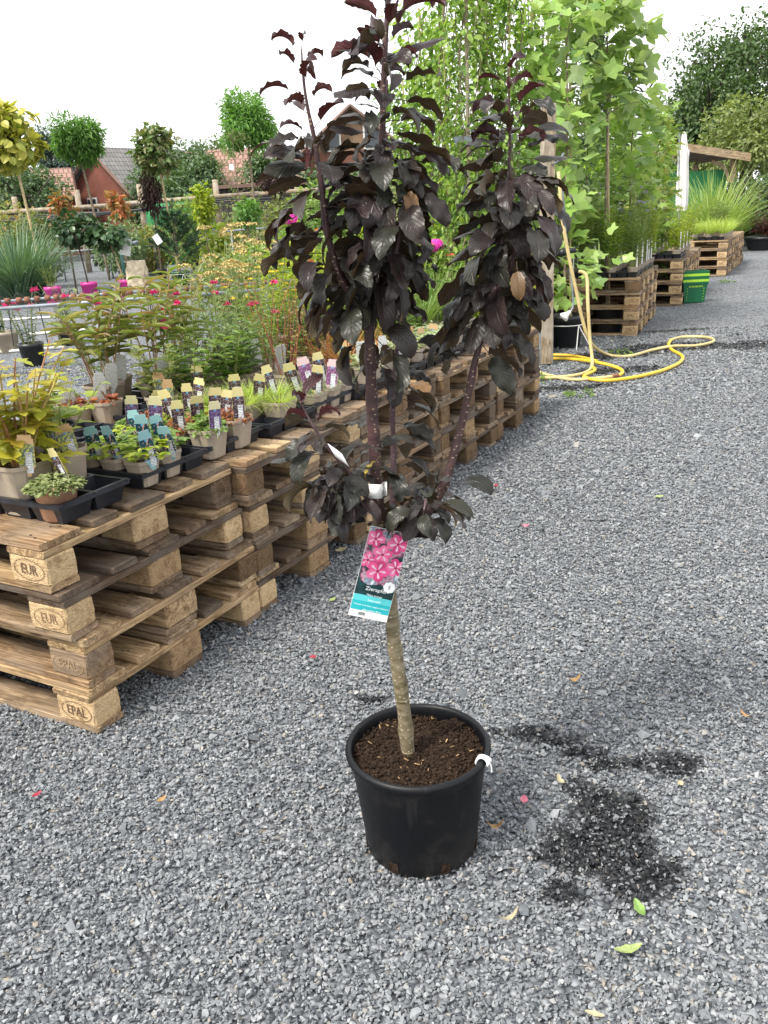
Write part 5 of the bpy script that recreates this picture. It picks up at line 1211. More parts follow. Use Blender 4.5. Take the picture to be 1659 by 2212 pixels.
for k in range(6):
    t = potted('potted_perennial', f'green perennial, {ORD[k]} along the back of the farthest pallet row', 'plant', onstack(DO, DU, 1.7 + .27 * k, .4), P_W, 0, 'perennials on the farthest row'); p_stems(t, .08, 14, .5, .4, OVN, .1, 12, G_MID, r=.003, up=.7)

# shopping baskets
M_BGR = plain('basket_green', (.012, .13, .055), .35, .08, 6); M_BLM = plain('basket_lime', (.42, .72, .05), .4, .05, 6)
bc = atZ(1501, 655); brot = math.radians(-4)
def basket(label, z, full):
    t = thing('shopping_basket', label, 'basket', (bc[0], bc[1] + .1, z), brot, 'nested green shopping baskets')
    def rect(wx, wy, z): return [(-wx, -wy, z), (wx, -wy, z), (wx, wy, z), (-wx, wy, z)]
    m = MB(); m.loft([rect(.125, .085, .002), rect(.152, .108, .24), rect(.146, .102, .24), rect(.12, .08, .01)], True, True); m.obj('body', M_BGR, t)
    for z0, z1, mt, nm in ((.235, .262, M_BGR, 'rim_band'), (.262, .292, M_BLM, 'lime_band'), (.292, .322, M_BGR, 'top_rim')):
        m = MB(); m.loft([rect(.160, .115, z0), rect(.164, .118, z1), rect(.150, .105, z1), rect(.148, .104, z0)], False, False); m.obj(nm, mt, t)
    if full:
        for k in range(10): m = MB(); m.box((-.081 + k * .018, -.1085 - .004, .205), (.006, .004, .022)); m.obj('slot', M_BLM, t)
        for k in range(5):
            for sx in (-1, 1): m = MB(); m.box((sx * .102, -.0905 - .0078 - .0045 * k, .04 + k * .035), (.007, .004, .010)); m.obj('slot', M_BLM, t)
    return t
basket('green shopping basket with lime band, lower of the nested pair', .006, True)
basket('green shopping basket with lime band, upper of the nested pair', .078, False)

# closed parasol, shelter, tall grass, hedge, big trees
pb = gz(atY(1474, 430, 19)); t = thing('parasol', 'closed cream parasol standing before the wooden shelter', 'parasol', pb)
pt = atY(1468, 285, 19); m = MB(); m.tube([(0, 0, 0), (pt[0] - pb[0], 0, pt[2])], .022, 8); m.obj('pole', M_STEEL, t)
a = np.linspace(0, 2 * PI, 24, endpoint=False); rings = []
for z, r_ in ((1.02, .08), (1.15, .10), (1.5, .10), (2.0, .085), (2.2, .10), (2.22, .075), (2.5, .04), (2.56, .015)):
    rr = r_ * (1 + .28 * np.cos(a * 6 + z)); rings.append(np.stack([rr * np.cos(a) - .03 * (z - 1), rr * np.sin(a), np.full(24, z - .03)], 1))
m = MB(); m.loft(rings); m.obj('canopy', M_CANVAS, t, False); m = MB(); m.lathe([(.25, 0), (.25, .06), (.05, .08)], 16); m.obj('base', M_BLACKPL, t)

sh0, sh1, sha = atY(1424, 340, 25), atY(1622, 338, 25), atY(1490, 318, 25)
t = thing('garden_shelter', 'open wooden shelter with low plank roof and green netting', 'shelter', gz((sh0 + sh1) / 2)); R_ = np.array(t.location)
M_SHW = woodmat('shelter_wood', [(.50, .38, .24), (.55, .43, .28)], greyamt=.3)
def slab(nm, p, q, dz, y0, y1, mat):
    V = [(p[0], y0, p[2]), (q[0], y0, q[2]), (q[0], y0, q[2] + dz), (p[0], y0, p[2] + dz), (p[0], y1, p[2]), (q[0], y1, q[2]), (q[0], y1, q[2] + dz), (p[0], y1, p[2] + dz)]
    return link(nm, mk(nm, np.array(V) - R_, [(0, 1, 2, 3), (7, 6, 5, 4), (0, 4, 5, 1), (3, 2, 6, 7), (1, 5, 6, 2), (0, 3, 7, 4)]), t, mat)
slab('roof_slope', sh0, sha, .10, 25.1, 28.5, WOOD[2]); slab('roof_slope', sha, sh1, .10, 25.1, 28.5, WOOD[2])
slab('fascia_board', sh0 - [0, 0, .12], sha - [0, 0, .12], .2, 25.0, 25.06, M_SHW); slab('fascia_board', sha - [0, 0, .12], sh1 - [0, 0, .12], .2, 25.0, 25.06, M_SHW)
for x, y in ((sh0[0] + .3, 25.3), (sh1[0] - .35, 25.3), (sh0[0] + .3, 28.2), (sh1[0] - .35, 28.2)):
    m = MB(); m.box((x - R_[0], y - R_[1], 1.08), (.13, .13, 2.16)); m.obj('support_post', M_SHW, t)
m = MB(); m.tube(spline([(sh1[0] - .42 - R_[0], 25.3 - R_[1], 1.55), (sh1[0] - .6 - R_[0], 25.3 - R_[1], 1.95), (sh1[0] - .95 - R_[0], 25.3 - R_[1], 2.12)], 6), .05, 6); m.obj('curved_brace', M_SHW, t)
m = MB(); m.box(((sh0[0] + sh1[0]) / 2 - R_[0], 25.5 - R_[1], .95), (sh1[0] - sh0[0] - .9, .02, 1.9)); m.obj('green_netting', M_NET, t)
for k, (x, yt, Y, H) in enumerate([(1545, 345, 20.5, 2.0), (1520, 380, 21.2, 1.6), (1578, 400, 21.6, 1.6)]):
    t = thing('fountain_grass', f'arching fountain grass, {["tallest clump", "smaller clump beside the parasol", "low clump near the dark hedge"][k]}, by the shelter', 'grass', gz(atY(x, 400, Y))); p_tuft(t, 0, 300, H, .14, leafmat(f'fountain_grass_{k}', [(.24, .34, .08), (.33, .42, .13), (.18, .28, .07)], trans=.35), .016, .16)

def bigtree(name, label, x, ytop, Y, rx, rz, mat, n, leafs, cz=None, T=KT, bark=M_BARKD, lumps=26, group=None, ry=None, lr=.36):
    top = atY(x, ytop, Y); b = gz(top); t = thing(name, label, 'tree', b, 0, group); c = top[2] - rz if cz is None else cz
    tr = spline([(0, 0, 0), (rx * .05, 0, c * .5), (-rx * .04, .1, c), (0, 0, c + rz * .5)], 10); m = MB(); m.tube(tr, np.linspace(.05 * rx + .04, .02, 10), 8); m.obj('trunk', bark, t, True)
    m = MB()
    for k in range(9):
        a = k * GA; p = tr[4 + k % 4]; q = np.array([rx * .7 * math.cos(a), rx * .7 * math.sin(a), c + rz * rng.uniform(-.3, .6)]); m.tube(spline([p, (p + q) / 2 + [0, 0, .1 * rz], q], 6), np.linspace(.03 * rx + .01, .008, 6), 5)
    m.obj('limb_cluster', bark, t); foliage('crown', [leaf_cloud((0, 0, c), (rx, ry or rx, rz), n, T, leafs, lumps, lr)], mat, t); return t
bigtree('oak_tree', 'large dark oak towering behind the shelter', 1630, -20, 38, 3.6, 3.6, G_OAK, 15000, .17, T=T_oval(.6), lumps=46, lr=.28)
bigtree('oak_tree', 'lower dark oak lobe leaning left of the large oak', 1545, 120, 36, 2.2, 2.2, G_OAK, 8000, .17, T=T_oval(.6), lumps=34, lr=.3)
bigtree('oak_tree', 'yellowish green tree right of the shelter roof', 1635, 175, 31, 2.1, 1.9, G_YOAK, 9000, .14, T=T_oval(.6), lumps=36, lr=.3)
bigtree('oak_tree', 'dark tree filling the gap behind the shelter roof', 1490, 235, 40, 2.6, 2.4, G_OAK, 6000, .2)
bigtree('hedge_tree', 'dark clipped beech at the right picture edge', 1655, 365, 22.5, 1.3, .95, leafmat('beech_leaf', [(.03, .075, .025), (.05, .10, .03), (.09, .06, .04)], trans=.2), 7000, .09, cz=.92, T=T_oval(.6), lumps=40)
bigtree('hedge_tree', 'dark bush between the shelter and the clipped beech', 1640, 392, 24.0, .9, .9, G_OAK, 4000, .09, cz=.85, T=T_oval(.6), lumps=30)
t = potted('potted_plant', 'dark red-leaved plant in a wide black bowl at the right picture edge', 'plant', gz(atZ(1646, 540)), rdpot_mesh(.42, .3, .3, M_BLACKPL)); p_stems(t, .28, 16, .55, .7, OVN, .17, 12, leafmat('maroon_leaf', [(.09, .02, .025), (.13, .035, .03), (.06, .03, .02)], trans=.2), M_BARKD, base=.1, r=.008)
for k in range(8):
    x = 1650 + k * 45; b = gz(atY(x, 400, 24)); t = thing('hedge_shrub', f'dark green shrub continuing the hedge, {ORD[k]} beyond the clipped beech', 'shrub', b, 0, 'hedge at the right edge')
    foliage('foliage', [leaf_cloud((0, 0, .9), (.8, .8, .95), 2500, T_oval(.6), .1, 24)], G_OAK, t)
    if k >= 1: break
# ------------------------------------------------------------------ left side and background
def pole(t, nm, p, q, r, mat, n=8):
    R_ = np.array(t.location); m = MB(); m.tube([np.array(p) - R_, np.array(q) - R_], r, n); return m.obj(nm, mat, t, True)
# steel bench rails with hanging hooks
A0, A1, B0, B1 = atZ(-60, 656, .78), atZ(640, 606, .78), atZ(-60, 671, .76), atZ(640, 621, .76)
t = thing('steel_bench_frame', 'empty galvanised pipe bench frame hung with wire hooks', 'bench', gz((A0 + B1) / 2)); R_ = np.array(t.location)
pole(t, 'back_rail', A0, A1, .013, M_STEEL); pole(t, 'front_rail', B0, B1, .014, M_STEEL)
for f in (.36, .62, .9):
    for p, q in ((A0, A1), (B0, B1)): c = p + (q - p) * f; pole(t, 'bench_leg', (c[0], c[1], 0), c, .015, M_STEEL)
for k in range(34):
    f = .02 + .93 * k / 33 + rng.uniform(-.008, .008); c = A0 + (A1 - A0) * f - R_; d = nrm(A1 - A0)
    m = MB(); m.tube([c - d * .022, c + d * .022], .026, 8); m.obj('rust_ring', M_RUST, t, True)
    if k % 2 == 0: m = MB(); a = np.linspace(0, PI, 8); m.tube(np.array([c + d * .035 * math.cos(q) + np.array([0, 0, .02 + .035 * math.sin(q)]) for q in a]), .005, 5); m.obj('wire_hook', M_DKHOSE, t)
    if k % 3 == 0: m = MB(); m.tube([c, c + np.array([rng.uniform(-.04, .04), -.03, -.38])], .005, 4); m.obj('hanger_wire', M_DKHOSE, t)
for k, (x0, y0, x1, y1) in enumerate([(-30, 693, 170, 682), (-30, 762, 140, 750), (60, 722, 240, 708), (-30, 735, 30, 730)]):
    p, q = atZ(x0, y0, .02), atZ(x1, y1, .02); t = thing('white_pipe', f'white plastic pipe lying on the gravel behind the near row, {ORD[k]} of four', 'pipe', p, 0, 'white pipes on the gravel'); pole(t, 'tube', p, q, .018, M_CANVAS)
# rose pots at the left edge
P_RND = rdpot_mesh(.13, .10, .24, M_BLACKPL); P_TP = rdpot_mesh(.15, .12, .24, M_TAUPE)
G_ROSE = leafmat('rose_leaf', [(.03, .075, .03), (.045, .10, .04), (.07, .13, .05)], trans=.25, rough=.35)
for k, (x, y, pm, lab, fl) in enumerate([(75, 790, P_RND, 'dark-leaved rose with a red bloom behind the white labels', True), (18, 760, P_TP, 'rose in a round taupe pot at the left picture edge', False), (150, 745, P_RND, 'small dark rose half hidden behind the peonies', False)]):
    t = potted('potted_rose', lab, 'rose', gz(atZ(x, y)), pm); p_stems(t, .2, 12, .55, .4, OV, .055, 16, G_ROSE, r=.005, up=.3, base=.06, fmat=F_CRIM if fl else None, fsize=.05, fn=.25)
# benches with potted stock in the middle distance
for k, (x, Y, h, w_, mat, T, sz, lab) in enumerate([(520, 9.5, 1.0, .5, G_OLV, OV, .06, 'olive green shrub behind the yarrow'), (575, 10.5, 1.15, .5, G_MID, OV, .06, 'mid green shrub behind the purple crown edge'), (640, 9.2, 1.05, .45, G_LIME, OVN, .08, 'yellow-green willow-leaved shrub left of the crown'), (700, 10.5, 1.2, .5, G_MID, OV, .06, 'rounded green shrub seen through the crown'), (760, 9.4, 1.1, .5, G_BLUE, OV, .06, 'grey-green shrub behind the main crown'), (830, 10.2, 1.25, .5, G_LIME, OV, .07, 'bright shrub under the main crown gap'), (890, 9.0, 1.2, .5, G_MID, OVN, .09, 'leafy shrub between the two dark crowns'), (950, 9.3, 1.1, .5, G_LIME, OV, .07, 'light shrub between the crowns at the row end'), (1010, 9.0, 1.0, .5, G_MID, OV, .07, 'green shrub behind the right crown'), (1090, 8.0, .8, .4, G_LIME, OV, .07, 'low lime shrub beside the wooden post'), (470, 12.5, .9, .45, G_OLV, OV, .05, 'soft olive shrub below the lower fence rail'), (560, 13, 1.0, .5, G_LIME, OV, .06, 'bright yellow-green shrub left of the crown'), (620, 14, 1.1, .6, G_MID, OV, .06, 'green shrub behind the steel benches')]):
    b = gz(atY(x, 500, Y)); t = potted('potted_shrub', lab, 'shrub', b, P_RND, 0, 'potted shrubs behind the near row')
    m = MB()
    for j in range(6): a = j * 1.05; m.tube(spline([(0, 0, .15), (w_ * .3 * math.cos(a), w_ * .3 * math.sin(a), h * .5), (w_ * .6 * math.cos(a), w_ * .6 * math.sin(a), h * .85)], 6), .007, 4)
    m.obj('stem_cluster', M_BARK, t); foliage('crown', [leaf_cloud((0, 0, h * .62), (w_, w_, h * .42), 1500, T, sz * 1.2, 18)], mat, t)
# fountain grass and standards
t = thing('miscanthus_grass', 'big blue-green ornamental grass clump at the left edge', 'grass', gz(atZ(48, 652))); p_tuft(t, 0, 1100, 1.75, .42, leafmat('miscanthus', [(.08, .15, .10), (.12, .20, .13), (.17, .25, .15)], trans=.25), .016, .35)
def standard(name, label, x, yc, Y, rx, rz, mat, T, sz, n, trunk=M_BAMBOO, xb=None, potm=None, cat='tree', lr=.42, lumps=20, group=None):
    c = atY(x, yc, Y); b = gz(atY(xb or x, yc, Y)); t = potted(name, label, cat, b, potm, 0, group) if potm else thing(name, label, cat, b, 0, group)
    dx = c[0] - b[0]; m = MB(); m.tube(spline([(0, 0, .1), (dx * .5 + .01, 0, c[2] * .5), (dx, 0, c[2] - rz * .3)], 8), .028 if not potm else .016, 8); m.obj('trunk', trunk, t, True)
    m = MB()
    for k in range(7): a = k * GA; m.tube([(dx, 0, c[2] - rz * .6), (dx + rx * .7 * math.cos(a), rx * .7 * math.sin(a), c[2] + rz * rng.uniform(-.2, .6))], [.014, .004], 4)
    m.obj('limb_cluster', M_BARK, t); foliage('crown', [leaf_cloud((dx, 0, c[2]), (rx, rx, rz), n, T, sz, lumps, lr)], mat, t); return t
G_CAT = leafmat('catalpa_leaf', [(.42, .40, .07), (.50, .45, .10), (.34, .36, .07), (.26, .30, .06)], trans=.35)
G_ROB = leafmat('robinia_leaf', [(.10, .22, .05), (.15, .30, .07), (.20, .36, .09), (.07, .16, .04)], trans=.4)
G_MAP = leafmat('maple_leaf', [(.09, .15, .05), (.14, .20, .07), (.20, .18, .08)], trans=.3)
standard('globe_catalpa', 'yellow globe catalpa on a pale stem at the left edge', 22, 297, 19, .66, .62, G_CAT, T_oval(.8, .3), .20, 1000, xb=38)
standard('globe_robinia', 'round green globe robinia above the red barn', 165, 300, 21, .70, .62, G_ROB, OVN, .13, 4200, M_BARK, xb=190, lumps=34, lr=.34)
standard('globe_maple', 'looser olive-green globe maple between the two robinias', 338, 325, 22, .62, .52, G_MAP, T_MAPLE, .16, 900, xb=352)
standard('globe_robinia', 'round green globe robinia before the tiled roofs', 532, 268, 21, .74, .72, G_ROB, OVN, .13, 4600, M_BARK, lumps=34, lr=.34)
P_PK = rdpot_mesh(.155, .125, .34, M_PINKPOT)
standard('standard_rose', 'dark green standard rose in a pink pot left of the stone', 160, 492, 16.8, .46, .34, G_ROSE, T_oval(.8, .2), .11, 480, M_BARKD, xb=172, potm=P_PK, cat='rose', group='standard roses in pink pots')
tR = standard('standard_rose', 'dark green standard rose in a pink pot beside the stone slab', 232, 506, 17.0, .46, .32, G_ROSE, T_oval(.8, .2), .11, 520, M_BAMBOO, xb=258, potm=P_PK, cat='rose', group='standard roses in pink pots')
m = MB(); m.box((.12, -.12, .95), (.20, .005, .34), Matrix.Rotation(.25, 4, 'Y')); m.obj('paper_tag', M_WLAB, tR)
t = potted('potted_rose', 'low rose in the leftmost bright pink pot', 'rose', gz(atZ(120, 660)), P_PK); p_stems(t, .33, 10, .4, .5, OV, .08, 10, G_MID, r=.006, base=.08)
standard('small_standard', 'little clipped ball tree left of the purple crown', 532, 462, 15.5, .30, .27, G_ROB, OV, .08, 700, M_BARK, potm=P_RND)
# column trees, pine, photinia, purple shrubs
def column(name, label, x, yt, yb, Y, w_, mat, T, sz, n, trunk=M_BARK, cat='tree', potm=None, hang=.3):
    top, low_ = atY(x, yt, Y), atY(x, yb, Y); b = gz(top); t = potted(name, label, cat, b, potm) if potm else thing(name, label, cat, b)
    m = MB(); m.tube([(0, 0, 0), (0, 0, top[2] * .95)], [.022, .008], 6); m.obj('trunk', trunk, t); c = (top[2] + low_[2]) / 2
    foliage('crown', [leaf_cloud((0, 0, c), (w_, w_, (top[2] - low_[2]) / 2), n, T, sz, 22, .4, hang)], mat, t); return t
G_PURP = leafmat('purple_leaf', [(.035, .018, .02), (.055, .03, .028), (.08, .04, .03)], trans=.2)
column('weeping_cherry', 'dark purple weeping tree below the olive maple', 318, 358, 478, 22, .27, G_PURP, OVN, .13, 700, potm=P_RND, hang=1.2)
column('golden_elm', 'narrow bright yellow-green tree by the fence', 432, 390, 505, 20, .24, G_LIME, OV, .13, 520)
column('purple_shrub', 'purple-leaved shrub before the tiled roof', 592, 362, 425, 20, .42, G_PURP, OVN, .10, 900)
for k, (x, yt, yb, lab) in enumerate([(250, 405, 480, 'young photinia with orange-red tips before the barn'), (128, 405, 480, 'young photinia with red shoots beside the catalpa stem')]):
    column('photinia', lab, x, yt, yb, 18, .26, leafmat(f'photinia_{k}', [(.20, .22, .07), (.48, .12, .05), (.45, .22, .08), (.14, .2, .06)], trans=.3), OV, .13, 170, cat='shrub')
pn = gz(atY(375, 480, 19.5)); t = potted('mountain_pine', 'dark green bushy pine in a green pot by the fence', 'pine', pn, rdpot_mesh(.2, .16, .3, M_GREENPOT)); G_PINE = leafmat('pine_needle', [(.03, .075, .04), (.05, .11, .05), (.08, .15, .07)], trans=.15)
m = MB(); m.tube([(0, 0, .2), (0, 0, 1.7)], [.03, .01], 6); parts = []
for k in range(26):
    a = k * GA; z = .45 + 1.0 * k / 26; L = .62 * (1.15 - k / 32); d = nrm(np.array([math.cos(a), math.sin(a), .7])); p = np.array([0, 0, z]); m.tube([p, p + d * L], [.012, .005], 4)
    n = 130; f = rng.uniform(.35, 1.05, n); P = p + d * L * f[:, None]; parts.append(scatter(T_kite(.10), P, d * .9 + rng.normal(size=(n, 3)) * .6, rdir(n), .11))
parts.append(scatter(T_kite(.1), np.stack([rng.normal(0, .03, 160), rng.normal(0, .03, 160), rng.uniform(1.3, 1.9, 160)], 1), rdir(160) + np.array([0, 0, .8]), rdir(160), .1))
m.obj('branch_cluster', M_BARK, t); foliage('needles', parts, G_PINE, t); m = MB(); m.box((-.28, -.5, 1.0), (.14, .004, .20), Matrix.Rotation(-.5, 4, 'Y')); m.obj('paper_tag', M_PAPER, t); wire_stand(t, .22, .3, .24)
for k, (x, y) in enumerate([(322, 588), (455, 560), (505, 585), (420, 575), (215, 575)]):
    t = potted('potted_shrub', f'background shrub in a black pot near the fence, {ORD[k]} in that row', 'shrub', gz(atZ(x, y)), rdpot_mesh(.21, .17, .34, M_BLACKPL), 0, 'potted shrubs near the fence'); p_stems(t, .3, 9, .9, .35, OV, .09, 16, [G_PURP, G_MID, G_LIME, G_PINE, G_DARK][k], M_BARK, r=.009, base=.06); wire_stand(t, .23, .3, .24)
for k, (x, y0, y1, Y, rx) in enumerate([(60, 470, 560, 21, .7), (250, 470, 560, 23.5, .9), (400, 430, 560, 24, .9), (520, 430, 540, 22, .9), (600, 410, 540, 20, .9), (10, 440, 520, 23, 1.0), (680, 400, 520, 18, .9), (760, 400, 520, 19, 1.0), (850, 390, 520, 18, 1.0), (330, 485, 570, 24.5, .7), (480, 480, 540, 23, .6)]):
    c, e = atY(x, y0, Y), atY(x, y1, Y); t = thing('nursery_shrub', f'nursery shrub of {["dusty olive", "grey-green", "fresh green", "pale olive", "soft olive", "brownish green", "green", "leafy light", "greyish olive", "bronze-green", "lime"][k]} foliage in the rows before the fence', 'shrub', gz(c), 0, 'nursery shrubs before the fence'); h = c[2]
    m = MB(); [m.tube([(0, 0, 0), (rx * .5 * math.cos(j), rx * .5 * math.sin(j), h * .7)], .012, 4) for j in range(6)]; m.obj('stem_cluster', M_BARK, t)
    foliage('crown', [leaf_cloud((0, 0, h * .52), (rx, rx, h * .5), 1700, OV, .11, 20)], [G_MAP, G_BLUE, G_MID, G_OLV, G_OLV, G_PEO, G_MID, G_CLIMB, G_OLV, G_PEO, G_LIME][k], t)
t = branchy('locust_tree', 'airy fine-leaved tree with a white tag before the tiled roof', gz(atY(510, 400, 19)), atY(500, 285, 19), G_MAP, OVN, .085, 420, .6, .35, r=.012, potm=None, twigs=24)
m = MB(); m.box((-.05, -.05, atY(515, 360, 19)[2]), (.09, .004, .11)); m.obj('paper_tag', M_PAPER, t)
# stone slab, pipes, tap
st = gz(atZ(302, 642)); t = thing('stone_slab', 'rough upright tan stone slab beside the pink pots', 'stone', st); rings = []
for z in np.linspace(0, .68, 9):
    w_ = .20 * (1 - .25 * max(0, z - .5) / .2); rings.append([(w_ * math.cos(a) ** 3 * 1.0 if False else max(-w_, min(w_, w_ * 1.35 * math.cos(a))) + rng.uniform(-.015, .015) + .03 * (z), max(-.09, min(.09, .12 * math.sin(a))) + rng.uniform(-.012, .012), z) for a in np.linspace(0, 2 * PI, 14, endpoint=False)])
m = MB(); m.loft(rings); m.obj('slab', M_STONE, t)
tp = gz(atZ(272, 618)); t = thing('water_standpipe', 'green standpipe with a tap behind the stone slab', 'pipe', tp); m = MB(); m.tube([(0, 0, 0), (0, 0, .9)], .03, 8); m.tube([(0, 0, .88), (.35, 0, .93)], .03, 8); m.obj('pipe', M_TEAL, t, True); m = MB(); m.tube([(.30, 0, .925), (.42, 0, .945)], .04, 8); m.obj('tap', M_STEEL, t, True)
for k, (x0, y0, x1, y1, zz) in enumerate([(120, 545, 345, 530, .75), (480, 505, 900, 495, 1.0), (555, 568, 700, 590, .7), (-20, 560, 60, 552, .75)]):
    p, q = atZ(x0, y0, zz), atZ(x1, y1, zz)
    if k == 1: p, q = atY(480, 500, 20), atY(860, 470, 20)
    t = thing('pipe_rack', f'galvanised pipe rack supporting stock, {["below the standard roses", "crossing behind the pine", "behind the yarrow heads", "at the left edge behind the grass"][k]}', 'rack', gz(p)); pole(t, 'top_rail', p, q, .022, M_STEEL)
    for f in (.05, .5, .95): c = p + (q - p) * f; pole(t, 'rack_leg', gz(c), c, .02, M_STEEL)
# post and rail fence
FY = 27.0; t = thing('post_and_rail_fence', 'round-pole fence carrying black irrigation pipes behind the nursery stock', 'fence', gz(atY(300, 440, FY)))
for x, yt in ((30, 425), (165, 410), (300, 398), (464, 388), (640, 378)): p = atY(x, yt, FY); pole(t, 'fence_post', gz(p), p, .085, M_RAIL)
for x0, y0, x1, y1 in ((-40, 462, 300, 440), (270, 440, 560, 418), (-40, 476, 200, 462), (380, 446, 520, 434), (540, 420, 720, 408), (390, 522, 545, 508)): pole(t, 'fence_rail', atY(x0, y0, FY - .14), atY(x1, y1, FY - .14), .065, M_RAIL)
for k in range(4): P = spline([atY(-40, 470 + 3 * k, FY - .3), atY(160, 462 + 3 * k, FY - .3), atY(330, 452 - k, FY - .3), atY(470, 432 + 4 * k, FY - .3), atY(620, 428 + 6 * k, FY - .3)], 24); m = MB(); m.tube(P - np.array(t.location), .028, 6); m.obj('irrigation_pipe', M_DKHOSE, t, True)
t = thing('green_tarpaulin', 'green tarpaulin sheet stretched behind the fence', 'tarpaulin', gz(atY(350, 440, 29))); p, q = atY(310, 432, 29), atY(410, 424, 29); zs = 5; V = []; F = []
for i in range(9):
    for j in range(zs): V.append((p[0] + (q[0] - p[0]) * i / 8, 29 + .05 * math.sin(i * 2 + j), (p[2] - .05) * j / (zs - 1) + .1 * math.sin(i)*0))
for i in range(8):
    for j in range(zs - 1): a = i * zs + j; F.append((a, a + zs, a + zs + 1, a + 1))
o = link('sheet', mk('sheet', np.array(V) - np.array(t.location), F, True), t, M_NET); md = o.modifiers.new('t', 'SOLIDIFY'); md.thickness = .01

# buildings
def tilemat(name, c, c2):
    m, nt, out = newmat(name); tc = N(nt, 'TexCoord'); br = N(nt, 'TexBrick', {'Vector': tc.outputs['UV'], 'Color1': rgba(c), 'Color2': rgba(c2), 'Mortar': rgba(tuple(q * .45 for q in c)), 'Scale': 1.0, 'Mortar Size': .03, 'Brick Width': .22, 'Row Height': .32})
    no = N(nt, 'TexNoise', {'Vector': tc.outputs['Object'], 'Scale': 1.5, 'Detail': 6}); cc = mixc(nt, 1.0, br.outputs[0], ramp(nt, no, [(.3, (.75, .75, .75)), (.7, (1.15, 1.15, 1.15))]).outputs[0], 'MULTIPLY')
    p = bsdf(nt, out, Base_Color=cc, Roughness=.8); b = N(nt, 'Bump', {'Height': br.outputs[1], 'Strength': .6, 'Distance': -.05}); nt.links.new(b.outputs[0], p.inputs['Normal']); return m
M_TILE = tilemat('clay_tiles', (.34, .20, .155), (.30, .175, .135)); M_SLATE = tilemat('grey_tiles', (.22, .21, .20), (.17, .165, .16))  # clay colour paled towards pinkish grey to stand in for distance haze
def boardmat(name, c):
    m, nt, out = newmat(name); tc = N(nt, 'TexCoord'); wv = N(nt, 'TexWave', {'Vector': tc.outputs['Object'], 'Scale': 1.6, 'Distortion': .4}, bands_direction='X'); no = N(nt, 'TexNoise', {'Vector': tc.outputs['Object'], 'Scale': 2, 'Detail': 6})
    k = ramp(nt, wv, [(.04, tuple(q * .35 for q in c)), (.16, c)]); bsdf(nt, out, Base_Color=mixc(nt, 1.0, k.outputs[0], ramp(nt, no, [(.3, (.7, .7, .7)), (.7, (1.2, 1.2, 1.2))]).outputs[0], 'MULTIPLY'), Roughness=.85); return m
M_REDB = boardmat('red_boards', (.17, .055, .035)); M_BRNB = boardmat('brown_boards', (.24, .15, .09)); M_DKB = boardmat('dark_boards', (.06, .05, .045)); M_BRICK = tilemat('red_brick', (.36, .14, .09), (.30, .11, .08)); M_PLAST = plain('white_plaster', (.72, .70, .66), .9, .06, 3)
def uvquad(nm, V, par, mat, th=.08):
    V = np.array(V, float); me = mk(nm, V, [tuple(range(len(V)))]); uv = me.uv_layers.new(name='UVMap'); e1 = nrm(V[1] - V[0]); nn = nrm(np.cross(e1, V[2] - V[0])); e2 = np.cross(nn, e1)
    for i, p in enumerate(V): uv.data[i].uv = ((p - V[0]) @ e1, (p - V[0]) @ e2)
    o = link(nm, me, par, mat); md = o.modifiers.new('thick', 'SOLIDIFY'); md.thickness = th; md.offset = 0; return o
def house(name, label, loc, rz, L, W, eave, ridge, wallm, roofm, gablem=None, over=.35, extras=None):
    """ridge along local X; L long, W deep"""
    t = thing(name, label, 'building', loc, rz); m = MB(); x, y = L / 2, W / 2
    m.add([(-x, -y, 0), (x, -y, 0), (x, y, 0), (-x, y, 0), (-x, -y, eave), (x, -y, eave), (x, y, eave), (-x, y, eave)], [(0, 1, 5, 4), (2, 3, 7, 6), (1, 2, 6, 5), (3, 0, 4, 7)]); m.obj('wall', wallm, t)
    for s in (-1, 1):
        g = MB(); g.add([(s * x, -y, eave), (s * x, y, eave), (s * x, 0, ridge)], [(0, 1, 2)]); g.obj('gable', gablem or wallm, t)
    xo, sl = x + over, (ridge - eave) / y; ze = eave - sl * over
    r = uvquad('roof_slope', [(-xo, -y - over, ze + .1), (xo, -y - over, ze + .1), (xo, 0, ridge + .1), (-xo, 0, ridge + .1)], t, roofm); uvquad('roof_slope', [(xo, y + over, ze + .1), (-xo, y + over, ze + .1), (-xo, 0, ridge + .1), (xo, 0, ridge + .1)], t, roofm)
    for s in (-1, 1):
        for sy in (-1, 1): m = MB(); m.tube([(s * xo, sy * (y + over), ze + .05), (s * xo, 0, ridge + .05)], .09, 4); m.obj('verge_board', M_TILE, t)
    return t
def win(t, x, y, z, w_, h, ax='y'):
    m = MB(); d = (w_, .08, h) if ax == 'y' else (.08, w_, h); m.box((x, y, z), d); f = m.obj('window', M_PLAST, t); m = MB(); e = .05; d = (w_ - .16, .06, h - .16) if ax == 'y' else (.06, w_ - .16, h - .16); m.box((x - (e if ax == 'x' else 0), y - (e if ax == 'y' else 0), z), d); m.obj('pane', plain('window_glass', (.05, .06, .07), .1) if 'window_glass' not in MATS else MATS['window_glass'], f)
b = atY(215, 400, 46); t = house('wooden_barn', 'old red-brown boarded barn with a grey tiled roof', (b[0] + 1.9, 48, 0), math.radians(58), 6.5, 4.6, 2.7, atY(250, 330, 48)[2], M_REDB, M_SLATE); m = MB(); m.box((2.2, .5, 5.0), (.5, .5, 1.4)); m.obj('chimney', M_BRICK, t); win(t, -3.26, .6, 2.2, .7, .9, 'x')
b = atY(150, 390, 44); house('low_outbuilding', 'low outbuilding with an orange tiled roof left of the barn', (b[0] - 1.0, 44.5, 0), math.radians(20), 1.2, 2.2, 2.9, atY(150, 366, 44)[2], M_BRICK, M_TILE)
